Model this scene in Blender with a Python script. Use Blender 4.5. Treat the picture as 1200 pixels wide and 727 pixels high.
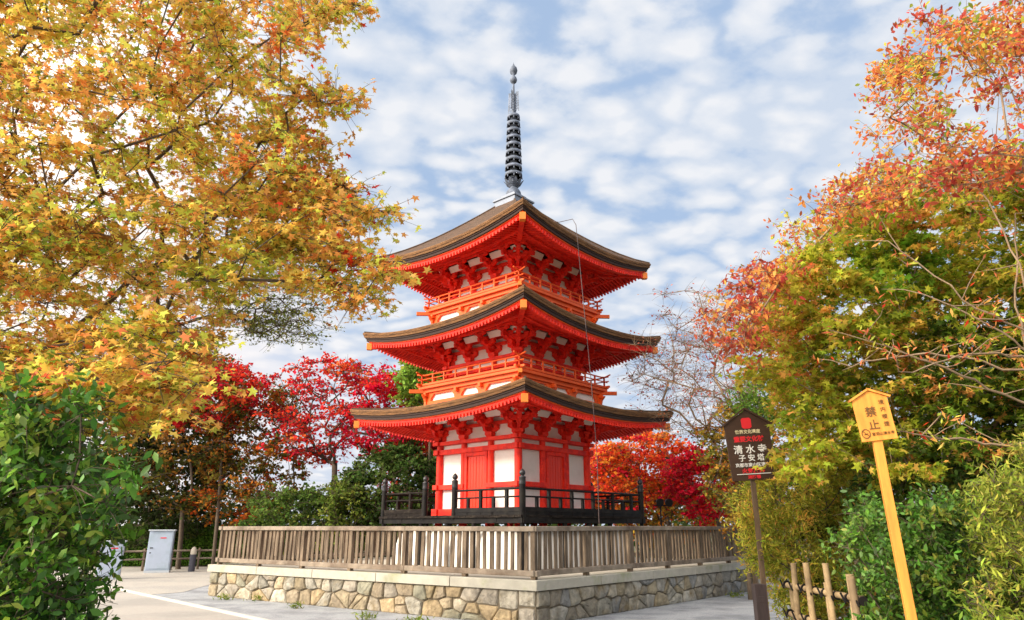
import bpy, math, random
import numpy as np
from mathutils import Vector, Matrix
R = math.radians
random.seed(7); rng = np.random.default_rng(7)
for o in list(bpy.data.objects): bpy.data.objects.remove(o, do_unlink=True)
scene = bpy.context.scene
COL = scene.collection

# ------------------------------------------------------------------ camera
F_PX = 800.0; EYE = 1.65
PITCH = math.atan(253.5 / F_PX); CS, CC = math.sin(PITCH), math.cos(PITCH)
cam = bpy.data.cameras.new('camera'); cam.sensor_width = 36; cam.lens = 36 * F_PX / 1200
cam.clip_start = 0.05; cam.clip_end = 2000
cam_o = bpy.data.objects.new('camera', cam); COL.objects.link(cam_o)
cam_o.location = (0, 0, EYE); cam_o.rotation_euler = (R(90) + PITCH, 0, 0)
scene.camera = cam_o

# ------------------------------------------------------------------ world, sun, exposure
SUN_EL, SUN_AZ = R(27), R(-118)          # azimuth measured from +Y towards +X
world = bpy.data.worlds.new('World'); scene.world = world; world.use_nodes = True
nt = world.node_tree; nt.nodes.clear(); N = nt.nodes.new; Lk = nt.links.new
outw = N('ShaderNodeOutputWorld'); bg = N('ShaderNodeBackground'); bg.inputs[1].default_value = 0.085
sky = N('ShaderNodeTexSky'); sky.sky_type = 'NISHITA'; sky.sun_disc = False
sky.sun_elevation = SUN_EL; sky.sun_rotation = SUN_AZ; sky.air_density = 1.0; sky.dust_density = 1.2
tc = N('ShaderNodeTexCoord'); sep = N('ShaderNodeSeparateXYZ'); Lk(tc.outputs['Generated'], sep.inputs[0])
def M(op, a, b=None, c=None, clamp=False):
    n = N('ShaderNodeMath'); n.operation = op; n.use_clamp = clamp
    for i, v in enumerate((a, b, c)):
        if v is None: continue
        if hasattr(v, 'type'): Lk(v, n.inputs[i])
        else: n.inputs[i].default_value = v
    return n.outputs[0]
zc = M('ADD', M('MAXIMUM', sep.outputs[2], 0.0), 0.22)
ux = M('DIVIDE', sep.outputs[0], zc); uy = M('DIVIDE', sep.outputs[1], zc)
cmb = N('ShaderNodeCombineXYZ'); Lk(ux, cmb.inputs[0]); Lk(uy, cmb.inputs[1])
mp = N('ShaderNodeMapping'); Lk(cmb.outputs[0], mp.inputs[0]); mp.inputs['Rotation'].default_value = (0, 0, R(-32)); mp.inputs['Scale'].default_value = (1.0, 1.2, 1)
mp.inputs['Location'].default_value = (3.1, 1.7, 0)
def noise(vec, scale, detail, rough, dist=0.0):
    n = N('ShaderNodeTexNoise'); Lk(vec, n.inputs['Vector']); n.inputs['Scale'].default_value = scale
    n.inputs['Detail'].default_value = detail; n.inputs['Roughness'].default_value = rough; n.inputs['Distortion'].default_value = dist
    return n.outputs['Fac']
nd = N('ShaderNodeTexNoise'); Lk(mp.outputs[0], nd.inputs['Vector']); nd.inputs['Scale'].default_value = 5.0; nd.inputs['Detail'].default_value = 3
wob = N('ShaderNodeVectorMath'); wob.operation = 'SCALE'; Lk(nd.outputs['Color'], wob.inputs[0]); wob.inputs['Scale'].default_value = 0.22
wsum = N('ShaderNodeVectorMath'); wsum.operation = 'ADD'; Lk(mp.outputs[0], wsum.inputs[0]); Lk(wob.outputs[0], wsum.inputs[1])
vor = N('ShaderNodeTexVoronoi'); vor.feature = 'SMOOTH_F1'; vor.inputs['Scale'].default_value = 11.5; vor.inputs['Smoothness'].default_value = 0.55; Lk(wsum.outputs[0], vor.inputs['Vector'])
puff = M('SUBTRACT', 0.92, vor.outputs['Distance'])
n_small = M('ADD', M('MULTIPLY', puff, 0.62), M('MULTIPLY', noise(mp.outputs[0], 13.0, 5, 0.6, 0.0), 0.40))
n_band = noise(mp.outputs[0], 1.1, 3, 0.5, 0.0)
n_fine = noise(mp.outputs[0], 18, 4, 0.6)
dens = M('ADD', M('ADD', M('MULTIPLY', n_small, 1.0), M('MULTIPLY', n_band, 0.85)), M('MULTIPLY', n_fine, 0.16))
# thicker and whiter towards the horizon
low = M('SUBTRACT', 1.0, M('DIVIDE', sep.outputs[2], 0.45), clamp=True)
dens = M('ADD', dens, M('MULTIPLY', low, 0.16))
mr = N('ShaderNodeMapRange'); mr.interpolation_type = 'SMOOTHSTEP'; Lk(dens, mr.inputs[0]); mr.inputs[1].default_value = 0.74; mr.inputs[2].default_value = 0.98
shade = N('ShaderNodeMapRange'); Lk(n_small, shade.inputs[0]); shade.inputs[1].default_value = 0.40; shade.inputs[2].default_value = 0.66
cl = N('ShaderNodeMix'); cl.data_type = 'RGBA'; Lk(shade.outputs[0], cl.inputs[0])
cl.inputs[6].default_value = (5.3, 6.0, 7.1, 1); cl.inputs[7].default_value = (7.3, 7.45, 7.8, 1)
blue = N('ShaderNodeMix'); blue.data_type = 'RGBA'; blue.inputs[0].default_value = 0.82; Lk(sky.outputs[0], blue.inputs[6]); blue.inputs[7].default_value = (3.9, 5.2, 7.3, 1)
mx = N('ShaderNodeMix'); mx.data_type = 'RGBA'; Lk(mr.outputs[0], mx.inputs[0]); Lk(blue.outputs[2], mx.inputs[6]); Lk(cl.outputs[2], mx.inputs[7])
# bright warm veil of cloud round the low sun
dt = N('ShaderNodeVectorMath'); dt.operation = 'DOT_PRODUCT'; Lk(tc.outputs['Generated'], dt.inputs[0])
dt.inputs[1].default_value = (-0.80, 0.58, 0.15)
gl = N('ShaderNodeMapRange'); Lk(dt.outputs['Value'], gl.inputs[0]); gl.inputs[1].default_value = 0.72; gl.inputs[2].default_value = 0.98; gl.interpolation_type = 'SMOOTHSTEP'
mx2 = N('ShaderNodeMix'); mx2.data_type = 'RGBA'; Lk(gl.outputs[0], mx2.inputs[0]); Lk(mx.outputs[2], mx2.inputs[6]); mx2.inputs[7].default_value = (9.6, 8.8, 8.4, 1)
# broad out-of-view glow added round the sun behind the camera, for fill light
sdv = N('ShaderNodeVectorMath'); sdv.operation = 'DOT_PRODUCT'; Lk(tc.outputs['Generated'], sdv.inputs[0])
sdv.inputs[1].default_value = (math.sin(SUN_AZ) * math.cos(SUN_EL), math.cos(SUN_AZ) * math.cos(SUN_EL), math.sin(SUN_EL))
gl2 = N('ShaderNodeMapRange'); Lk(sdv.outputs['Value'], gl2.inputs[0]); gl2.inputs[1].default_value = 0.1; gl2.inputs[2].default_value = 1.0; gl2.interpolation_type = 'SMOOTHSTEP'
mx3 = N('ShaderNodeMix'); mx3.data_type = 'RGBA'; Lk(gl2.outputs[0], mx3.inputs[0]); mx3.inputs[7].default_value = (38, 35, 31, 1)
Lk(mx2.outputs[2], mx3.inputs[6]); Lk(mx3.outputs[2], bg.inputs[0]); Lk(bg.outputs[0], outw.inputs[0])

sun = bpy.data.lights.new('sun', 'SUN'); sun.energy = 3.0; sun.angle = R(6); sun.color = (1.0, 0.86, 0.68)
sun_o = bpy.data.objects.new('sun', sun); COL.objects.link(sun_o)
sd = Vector((math.sin(SUN_AZ) * math.cos(SUN_EL), math.cos(SUN_AZ) * math.cos(SUN_EL), math.sin(SUN_EL)))
sun_o.rotation_euler = sd.to_track_quat('Z', 'Y').to_euler(); sun_o.location = sd * 50
vs = scene.view_settings; vs.view_transform = 'Standard'; vs.look = 'None'; vs.exposure = 0.5; vs.gamma = 1.0; vs.use_curve_mapping = False
scene.render.resolution_x, scene.render.resolution_y = 1024, 620
scene.render.engine = 'CYCLES'
scene.cycles.max_bounces = 8; scene.cycles.diffuse_bounces = 4; scene.cycles.transmission_bounces = 4; scene.cycles.glossy_bounces = 2

# ------------------------------------------------------------------ helpers
def unproj(px, py, Y):
    """world point at depth Y that the photo shows at pixel px, py (used to survey the place)"""
    k = (363.5 - py) / F_PX; z = (k * Y * CC + Y * CS) / (CC - k * CS); d = Y * CC + z * CS
    return Vector(((px - 600) / F_PX * d, Y, z + EYE))
def onground(px, py, Z=0.0):
    k = (363.5 - py) / F_PX; z = Z - EYE; Y = (z * CC - k * z * CS) / (k * CC + CS); d = Y * CC + z * CS
    return Vector(((px - 600) / F_PX * d, Y, Z))

def tag(o, label=None, cat=None, group=None, kind=None):
    if label: o['label'] = label
    if cat: o['category'] = cat
    if group: o['group'] = group
    if kind: o['kind'] = kind
    return o
def empty(name, loc=(0, 0, 0), rz=0.0, label=None, cat=None, group=None):
    o = bpy.data.objects.new(name, None); COL.objects.link(o); o.location = loc; o.rotation_euler = (0, 0, rz)
    o.empty_display_size = 0.2
    return tag(o, label, cat, group)
def link_mesh(name, me, mat, parent=None):
    if mat is not None: me.materials.append(mat)
    o = bpy.data.objects.new(name, me); COL.objects.link(o)
    if parent is not None: o.parent = parent
    return o
def copy_tree(o, parent=None):
    c = o.copy(); COL.objects.link(c)
    if parent is not None: c.parent = parent
    for ch in list(o.children): copy_tree(ch, c)
    return c

class MB:
    def __init__(s): s.v = []; s.f = []; s.sm = []; s.c = []; s.col = (1, 1, 1)
    def add(s, vs_, fs, smooth=False):
        b = len(s.v); s.v += [tuple(p) for p in vs_]; s.f += [tuple(i + b for i in f) for f in fs]; s.sm += [smooth] * len(fs)
        s.c += [s.col] * len(vs_)
    def box(s, x0, x1, y0, y1, z0, z1, fn=None):
        P = [(x0, y0, z0), (x1, y0, z0), (x1, y1, z0), (x0, y1, z0), (x0, y0, z1), (x1, y0, z1), (x1, y1, z1), (x0, y1, z1)]
        if fn: P = [fn(*p) for p in P]
        s.add(P, [(0, 3, 2, 1), (4, 5, 6, 7), (0, 1, 5, 4), (1, 2, 6, 5), (2, 3, 7, 6), (3, 0, 4, 7)])
    def bar(s, a, b, w, h, up=(0, 0, 1)):
        a, b = Vector(a), Vector(b); d = (b - a).normalized(); x = d.cross(Vector(up))
        if x.length < 1e-4: x = d.cross(Vector((1, 0, 0)))
        x.normalize(); y = x.cross(d).normalized()
        P = []
        for p in (a, b):
            for sx, sy in ((-1, -1), (1, -1), (1, 1), (-1, 1)): P.append(p + x * sx * w / 2 + y * sy * h / 2)
        s.add(P, [(0, 1, 2, 3), (7, 6, 5, 4), (0, 4, 5, 1), (1, 5, 6, 2), (2, 6, 7, 3), (3, 7, 4, 0)])
    def tube(s, pts, rad, n=10, caps=True):
        pts = [Vector(p) for p in pts]
        if not hasattr(rad, '__len__'): rad = [rad] * len(pts)
        P = []; x = None
        for i, p in enumerate(pts):
            d = (pts[min(i + 1, len(pts) - 1)] - pts[max(i - 1, 0)]).normalized()
            if x is None:
                x = d.cross(Vector((0, 0, 1)))
                if x.length < 1e-3: x = Vector((1, 0, 0))
            x = (x - d * x.dot(d)).normalized(); y = d.cross(x)
            for k in range(n):
                t = 2 * math.pi * k / n; P.append(p + (x * math.cos(t) + y * math.sin(t)) * rad[i])
        fs = []
        for i in range(len(pts) - 1):
            for k in range(n): fs.append((i * n + k, i * n + (k + 1) % n, (i + 1) * n + (k + 1) % n, (i + 1) * n + k))
        s.add(P, fs, True)
        if caps:
            s.add(P[:n], [tuple(range(n - 1, -1, -1))]); s.add(P[-n:], [tuple(range(n))])
    def lathe(s, prof, c=(0, 0, 0), n=20, smooth=True):
        P = []
        for r, z in prof:
            for k in range(n):
                t = 2 * math.pi * k / n; P.append((c[0] + r * math.cos(t), c[1] + r * math.sin(t), c[2] + z))
        fs = []
        for i in range(len(prof) - 1):
            for k in range(n): fs.append((i * n + k, i * n + (k + 1) % n, (i + 1) * n + (k + 1) % n, (i + 1) * n + k))
        s.add(P, fs, smooth)
        if prof[0][0] > 1e-3: s.add(P[:n], [tuple(range(n - 1, -1, -1))])
        if prof[-1][0] > 1e-3: s.add(P[-n:], [tuple(range(n))])
    def prism(s, poly, y0, y1, fn=None):
        """polygon in x,z extruded from y0 to y1"""
        n = len(poly); P = [(x, y0, z) for x, z in poly] + [(x, y1, z) for x, z in poly]
        if fn: P = [fn(*p) for p in P]
        s.add(P, [tuple(range(n)), tuple(range(2 * n - 1, n - 1, -1))] + [(i, i + n, (i + 1) % n + n, (i + 1) % n) for i in range(n)])
    def build(s, name, mat, parent=None, color=False, bevel=0):
        me = bpy.data.meshes.new(name); me.from_pydata(s.v, [], s.f); me.update()
        me.polygons.foreach_set('use_smooth', s.sm)
        if color:
            a = me.color_attributes.new('col', 'FLOAT_COLOR', 'POINT')
            c = np.ones((len(s.v), 4), np.float32); c[:, :3] = np.array(s.c, np.float32); a.data.foreach_set('color', c.ravel())
        o = link_mesh(name, me, mat, parent)
        if bevel:
            b = o.modifiers.new('bevel', 'BEVEL'); b.width = bevel; b.segments = 2; b.limit_method = 'ANGLE'
        return o

# ------------------------------------------------------------------ materials
def mat(name, base, rough=0.7, var=0.0, scale=6.0, bump=0.0, bscale=40.0, second=None, mix_scale=2.0, stretch=None, spec=0.3, metal=0.0, attr=False, mixlo=0.45, mixhi=0.62):
    m = bpy.data.materials.new(name); m.use_nodes = True; t = m.node_tree; t.nodes.clear()
    n = t.nodes.new; l = t.links.new
    out = n('ShaderNodeOutputMaterial'); p = n('ShaderNodeBsdfPrincipled'); l(p.outputs[0], out.inputs[0])
    p.inputs['Roughness'].default_value = rough; p.inputs['Metallic'].default_value = metal
    p.inputs['Specular IOR Level'].default_value = spec
    co = n('ShaderNodeTexCoord'); mpn = n('ShaderNodeMapping'); l(co.outputs['Object'], mpn.inputs[0])
    if stretch: mpn.inputs['Scale'].default_value = stretch
    if attr:
        a = n('ShaderNodeVertexColor'); a.layer_name = 'col'; cur = a.outputs[0]
    else:
        rgb = n('ShaderNodeRGB'); rgb.outputs[0].default_value = (*base, 1); cur = rgb.outputs[0]
    if second:
        ns = n('ShaderNodeTexNoise'); ns.inputs['Scale'].default_value = mix_scale; ns.inputs['Detail'].default_value = 6; ns.inputs['Roughness'].default_value = 0.62
        l(mpn.outputs[0], ns.inputs['Vector'])
        r = n('ShaderNodeMapRange'); r.inputs[1].default_value = mixlo; r.inputs[2].default_value = mixhi; l(ns.outputs['Fac'], r.inputs[0])
        mxn = n('ShaderNodeMix'); mxn.data_type = 'RGBA'; l(r.outputs[0], mxn.inputs[0]); l(cur, mxn.inputs[6]); mxn.inputs[7].default_value = (*second, 1); cur = mxn.outputs[2]
    if var:
        ns = n('ShaderNodeTexNoise'); ns.inputs['Scale'].default_value = scale; ns.inputs['Detail'].default_value = 8; ns.inputs['Roughness'].default_value = 0.6
        l(mpn.outputs[0], ns.inputs['Vector'])
        r = n('ShaderNodeMapRange'); r.inputs[1].default_value = 0.3; r.inputs[2].default_value = 0.7; r.inputs[3].default_value = 1 - var; r.inputs[4].default_value = 1 + var; l(ns.outputs['Fac'], r.inputs[0])
        h = n('ShaderNodeHueSaturation'); l(r.outputs[0], h.inputs['Value']); l(cur, h.inputs['Color']); cur = h.outputs[0]
    l(cur, p.inputs['Base Color'])
    if bump:
        nb = n('ShaderNodeTexNoise'); nb.inputs['Scale'].default_value = bscale; nb.inputs['Detail'].default_value = 5; l(mpn.outputs[0], nb.inputs['Vector'])
        b = n('ShaderNodeBump'); b.inputs['Strength'].default_value = bump; b.inputs['Distance'].default_value = 0.02; l(nb.outputs['Fac'], b.inputs['Height']); l(b.outputs[0], p.inputs['Normal'])
    return m
def leafmat(name, transl=0.4, rough=0.5, spec=0.25):
    m = bpy.data.materials.new(name); m.use_nodes = True; t = m.node_tree; t.nodes.clear(); n = t.nodes.new; l = t.links.new
    out = n('ShaderNodeOutputMaterial'); p = n('ShaderNodeBsdfPrincipled'); tr = n('ShaderNodeBsdfTranslucent'); mxs = n('ShaderNodeMixShader')
    a = n('ShaderNodeVertexColor'); a.layer_name = 'col'
    l(a.outputs[0], p.inputs['Base Color']); l(a.outputs[0], tr.inputs[0]); p.inputs['Roughness'].default_value = rough; p.inputs['Specular IOR Level'].default_value = spec
    mxs.inputs[0].default_value = transl; l(p.outputs[0], mxs.inputs[1]); l(tr.outputs[0], mxs.inputs[2]); l(mxs.outputs[0], out.inputs[0])
    return m
RED = mat('vermilion_lacquer', (0.92, 0.040, 0.018), 0.62, var=0.14, scale=5, bump=0.15, bscale=30, second=(0.70, 0.022, 0.016), mix_scale=4)
ORANGE = mat('orange_vermilion', (0.86, 0.12, 0.018), 0.5, var=0.12, scale=4, bump=0.08)
DOOR = mat('door_vermilion', (0.86, 0.040, 0.014), 0.42, var=0.06, scale=2, stretch=(1, 1, .3))
GOLD = mat('gilt_fitting', (0.80, 0.22, 0.035), 0.5, var=0.1)
PLASTER = mat('white_plaster', (0.80, 0.77, 0.73), 0.85, var=0.04, scale=3, second=(0.70, 0.66, 0.60), mix_scale=2.5, mixlo=.5, mixhi=.75)
GREENW = mat('green_lattice', (0.03, 0.10, 0.04), 0.6)
BARK = mat('cypress_bark_thatch', (0.105, 0.058, 0.036), 0.9, var=0.4, scale=5, bump=1.0, bscale=25, second=(0.055, 0.040, 0.026), mix_scale=6, stretch=(1, 1, 6))
BARKEDGE = mat('cypress_bark_edge', (0.23, 0.115, 0.048), 0.9, var=0.4, scale=7, bump=1.0, bscale=30, second=(0.11, 0.058, 0.032), mix_scale=2.5, stretch=(1, 1, 14))
DARKEDGE = mat('dark_bark_edge', (0.045, 0.026, 0.022), 0.8, var=0.3, scale=8, stretch=(1, 1, 8))
BLACK = mat('black_lacquer', (0.010, 0.009, 0.010), 0.5, var=0.2, second=(0.020, 0.018, 0.016), mix_scale=5, spec=.12)
WORN = mat('worn_black_timber', (0.014, 0.011, 0.010), 0.8, var=0.3, scale=5, bump=0.3, spec=.12, second=(0.055, 0.045, 0.035), mix_scale=4, mixlo=.5, mixhi=.75, stretch=(1, 1, 4))
BRONZE = mat('blue_grey_bronze', (0.10, 0.12, 0.16), 0.6, var=0.25, scale=9, metal=0.2, second=(0.17, 0.20, 0.27), mix_scale=5)
LEADBOX = mat('pale_bronze_box', (0.22, 0.25, 0.31), 0.55, var=0.12, scale=6, metal=0.2)
WOOD = mat('weathered_grey_timber', (0.20, 0.15, 0.105), 0.85, var=0.35, scale=4, bump=0.5, bscale=25, second=(0.10, 0.072, 0.05), mix_scale=2.2, stretch=(5, 5, .8))
WOODRAIL = mat('weathered_top_rail', (0.28, 0.23, 0.18), 0.85, var=0.3, scale=5, bump=0.5, bscale=25, second=(0.16, 0.12, 0.09), mix_scale=1.5)
CAP = mat('pale_cap_stone', (0.42, 0.40, 0.34), 0.85, var=0.12, scale=5, bump=0.3, bscale=30, second=(0.30, 0.31, 0.20), mix_scale=1.8, mixlo=.52, mixhi=.7)
STONE = mat('granite_block', (0.4, .35, .25), 0.9, var=0.38, scale=7, bump=1.0, bscale=16, attr=True, second=(.20, .155, .085), mix_scale=2.6, mixlo=.5, mixhi=.72)
MORTAR = mat('dark_joint', (0.17, 0.14, 0.10), 0.95, var=0.2)
SAND = mat('pale_sand', (0.46, 0.42, 0.35), 0.95, var=0.12, scale=2, bump=0.3, bscale=60)
BRANCH = mat('tree_bark', (0.10, 0.075, 0.055), 0.9, var=0.3, scale=8, bump=0.5, bscale=25)
PALEBRANCH = mat('pale_twig_bark', (0.24, 0.17, 0.11), 0.9, var=0.3, scale=8, bump=0.4, bscale=25)
LEAF = leafmat('autumn_leaf', 0.55, .6, .1); LEAFG = leafmat('glossy_green_leaf', 0.3, 0.42, 0.35); LEAFM = leafmat('matt_leaf', 0.35, 0.7, 0.1)

# ------------------------------------------------------------------ ground
def sheet(name, pts, z, m):
    me = bpy.data.meshes.new(name); me.from_pydata([(p[0], p[1], z) for p in pts], [], [tuple(range(len(pts)))]); me.update()
    if me.polygons[0].normal.z < 0: me.flip_normals()
    o = link_mesh(name, me, m); o['kind'] = 'structure'; return o
EARTH = mat('earth', (0.10, 0.085, 0.055), 0.95, var=0.3, scale=0.8, bump=0.5, bscale=8, second=(0.06, 0.07, 0.03), mix_scale=0.5)
GRAVEL = mat('grey_gravel', (0.33, 0.345, 0.37), 0.95, var=0.30, scale=42, bump=0.9, bscale=55, second=(0.22, 0.23, 0.25), mix_scale=1.3)
PLAZA = mat('sandy_plaza', (0.39, 0.365, 0.33), 0.95, var=0.16, scale=16, bump=0.5, bscale=50, second=(0.33, 0.315, 0.295), mix_scale=0.7)
PAVE = mat('tan_concrete_road', (0.37, 0.345, 0.315), 0.9, var=0.07, scale=14, bump=0.25, bscale=70, second=(0.30, 0.285, 0.265), mix_scale=0.5)
sheet('ground', [(-600, -600), (600, -600), (600, 900), (-600, 900)], -0.012, EARTH)
g = onground
sheet('gravel_yard', [(-9.5, 3), (7.6, 3), (9.5, 12), (9.5, 31), (-9.3, 31), (-11, 20)], -0.006, GRAVEL)
pl = [g(100, 696), g(178, 697), g(215, 694), g(250, 684)]
sheet('plaza', [(-22, 17.0), (pl[0].x, pl[0].y), (pl[1].x, pl[1].y), (pl[2].x, pl[2].y), (pl[3].x, pl[3].y), (-7.2, 31.2), (-40, 31.2)], 0.0, PLAZA)
ka, kb = g(150, 694), g(320, 731)
kd = (kb - ka).normalized(); k0 = ka - kd * 9; k1 = kb + kd * 14
sheet('road', [(k0.x, k0.y), (k1.x, k1.y), (k1.x - 3, -3), (-40, -3), (-40, 16)], 0.006, PAVE)
kn = Vector((-kd.y, kd.x, 0))
mb = MB(); mb.bar(k0 + Vector((0, 0, .02)), k1 + Vector((0, 0, .02)), 0.075, 0.05)
mb.build('kerb_strip', mat('pale_kerb', (0.52, 0.50, 0.46), 0.9, var=0.1, scale=6))['kind'] = 'structure'

# ------------------------------------------------------------------ stone platform
PA = Vector((0.42, 13.04, 0)); PB = Vector((-7.59, 18.46, 0)); PD = PA + Vector((0.664, 0.748, 0)) * 9.8; PC = PB + (PD - PA) * 0.98
def clip_poly(poly, p, q):
    """part of poly nearer p than q"""
    mx_, my_ = (p[0] + q[0]) / 2, (p[1] + q[1]) / 2; nx, ny = q[0] - p[0], q[1] - p[1]; out = []
    for i in range(len(poly)):
        a, b = poly[i], poly[(i + 1) % len(poly)]
        da = (a[0] - mx_) * nx + (a[1] - my_) * ny; db = (b[0] - mx_) * nx + (b[1] - my_) * ny
        if da <= 0: out.append(a)
        if (da < 0) != (db < 0) and abs(da - db) > 1e-9:
            t = da / (da - db); out.append((a[0] + (b[0] - a[0]) * t, a[1] + (b[1] - a[1]) * t))
    return out
plat = empty('stone_platform', (PA.x, PA.y, 0), 0, 'low platform of tan fitted stones with a pale cap, under pagoda and timber fence', 'stone platform')
OFF = -Vector((PA.x, PA.y, 0))
def stone_wall(P, Q, H, tone):
    L = (Q - P).length; d = (Q - P) / L; nrm = Vector((d.y, -d.x, 0))
    if nrm.dot(((PA + PC) / 2) - P) > 0: nrm = -nrm
    r = random.Random(int(L * 1000)); q = 0.36
    cols = int((L - 2 * q) / 0.31); cell = (L - 2 * q) / cols; pts = []
    for j in range(2):
        for i in range(cols + 1):
            if r.random() < 0.14: continue
            pts.append((q + (i + (0.5 if j else 0.0)) * cell + r.uniform(-.11, .11), (j + .5) * H / 2 + r.uniform(-.08, .08)))
        for i in range(cols // 6):
            pts.append((r.uniform(q, L - q), r.uniform(.03, H - .03)))
    mbs = MB(); back = MB()
    def W(u, z, v): return tuple(P + d * u + nrm * v + Vector((0, 0, z)) + OFF)
    cells = []
    for p in pts:
        KZ = 1.8; poly = [(q, -.02 * KZ), (L - q, -.02 * KZ), (L - q, H * KZ), (q, H * KZ)]
        for o_ in pts:
            if o_ is not p and abs(o_[0] - p[0]) < 1.4: poly = clip_poly(poly, (p[0], p[1] * KZ), (o_[0], o_[1] * KZ))
            if len(poly) < 3: break
        if len(poly) >= 3: cells.append([(a, c_ / KZ) for a, c_ in poly])
    for e in (0, L - q):
        cells += [[(e, -.02), (e + q, -.02), (e + q, .27), (e, .27)], [(e, .285), (e + q, .285), (e + q, H), (e, H)]]
    pal = tone
    for poly in cells:
        cx = sum(a[0] for a in poly) / len(poly); cz = sum(a[1] for a in poly) / len(poly)
        c = pal[r.randrange(len(pal))]; k = r.uniform(.62, 1.0); mbs.col = tuple(min(.7, x * k) for x in c)
        fine = []
        for i in range(len(poly)):
            a, c_ = poly[i], poly[(i + 1) % len(poly)]; m_ = max(1, int(math.hypot(a[0] - c_[0], a[1] - c_[1]) / .07))
            for q_ in range(m_):
                t = q_ / m_; x_, z_ = a[0] + (c_[0] - a[0]) * t, a[1] + (c_[1] - a[1]) * t; sh = r.uniform(0, .06) if (q_ or m_ == 1) else r.uniform(.03, .14)
                fine.append((x_ + (cx - x_) * sh, z_ + (cz - z_) * sh))
        poly = fine; n = len(poly)
        def ring(sc, ins, v):
            out = []
            for a in poly:
                dx, dz = a[0] - cx, a[1] - cz; ln = math.hypot(dx, dz) + 1e-6; s_ = max(0, ln * sc - ins) / ln
                out.append(W(cx + dx * s_, cz + dz * s_, v + (r.uniform(-.007, .007) if v > 0 else 0)))
            return out
        v = r.uniform(.03, .065)
        tilt = [r.uniform(-.012, .012) for _ in poly]
        r0 = ring(1, .004, 0); r1 = ring(1, .009, v * .55); r2 = ring(.95, .018, v); r3 = ring(.5, .02, v + .012)
        P_ = r0 + r1 + r2 + r3; fs = []
        for k_ in range(3):
            for i in range(n): fs.append((k_ * n + i, k_ * n + (i + 1) % n, (k_ + 1) * n + (i + 1) % n, (k_ + 1) * n + i))
        fs.append(tuple(3 * n + i for i in range(n)))
        mbs.add(P_, fs, False)
    w = mbs.build('stone_wall', STONE, plat, color=True)
    return w
TL = [(.33, .31, .26), (.30, .29, .22), (.30, .25, .17), (.42, .34, .23), (.44, .39, .30), (.34, .28, .20), (.47, .43, .35), (.38, .34, .28), (.43, .33, .20)]
TR = [(.33, .30, .24), (.38, .36, .30), (.28, .25, .20), (.42, .40, .35), (.34, .29, .20), (.30, .30, .29)]
H_ST = 0.56
stone_wall(PA, PB, H_ST, TL); stone_wall(PA, PD, H_ST, TR); stone_wall(PB, PC, H_ST, TR); stone_wall(PD, PC, H_ST, TL)
cen = (PA + PB + PC + PD) / 4
def inset(P, k):   # towards the centre along the diagonal
    return P + (cen - P).normalized() * k
core = MB(); poly = [inset(p, -0.005) for p in (PA, PD, PC, PB)]
core.add([tuple(p + OFF + Vector((0, 0, -.05))) for p in poly] + [tuple(p + OFF + Vector((0, 0, H_ST - .002))) for p in poly],
         [(0, 1, 5, 4), (1, 2, 6, 5), (2, 3, 7, 6), (3, 0, 4, 7), (4, 5, 6, 7)])
core.build('core_fill', MORTAR, plat)
def ring_blocks(name, a, b, z0, z1, m, seg=1.5):
    mbk = MB(); cs_ = [PA, PD, PC, PB]
    for i in range(4):
        P0, P1 = inset(cs_[i], a), inset(cs_[(i + 1) % 4], a); Q0, Q1 = inset(cs_[i], b), inset(cs_[(i + 1) % 4], b)
        n = max(1, round((P1 - P0).length / seg))
        for j in range(n):
            t0, t1 = j / n + (0.0008 if j else 0), (j + 1) / n - (0.0008 if j < n - 1 else 0)
            pts = [P0.lerp(P1, t0), P0.lerp(P1, t1), Q0.lerp(Q1, t1), Q0.lerp(Q1, t0)]
            mbk.add([tuple(p + OFF + Vector((0, 0, z0))) for p in pts] + [tuple(p + OFF + Vector((0, 0, z1))) for p in pts],
                    [(3, 2, 1, 0), (4, 5, 6, 7), (0, 1, 5, 4), (1, 2, 6, 5), (2, 3, 7, 6), (3, 0, 4, 7)])
    return mbk.build(name, m, plat, bevel=.008)
ring_blocks('cap_stone', -0.12, 0.55, H_ST, 0.73, CAP, 1.9)
tf = MB(); tf.add([tuple(inset(p, .4) + OFF + Vector((0, 0, .715))) for p in (PA, PD, PC, PB)], [(0, 1, 2, 3)])
tf.build('terrace_floor', SAND, plat)

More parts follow.
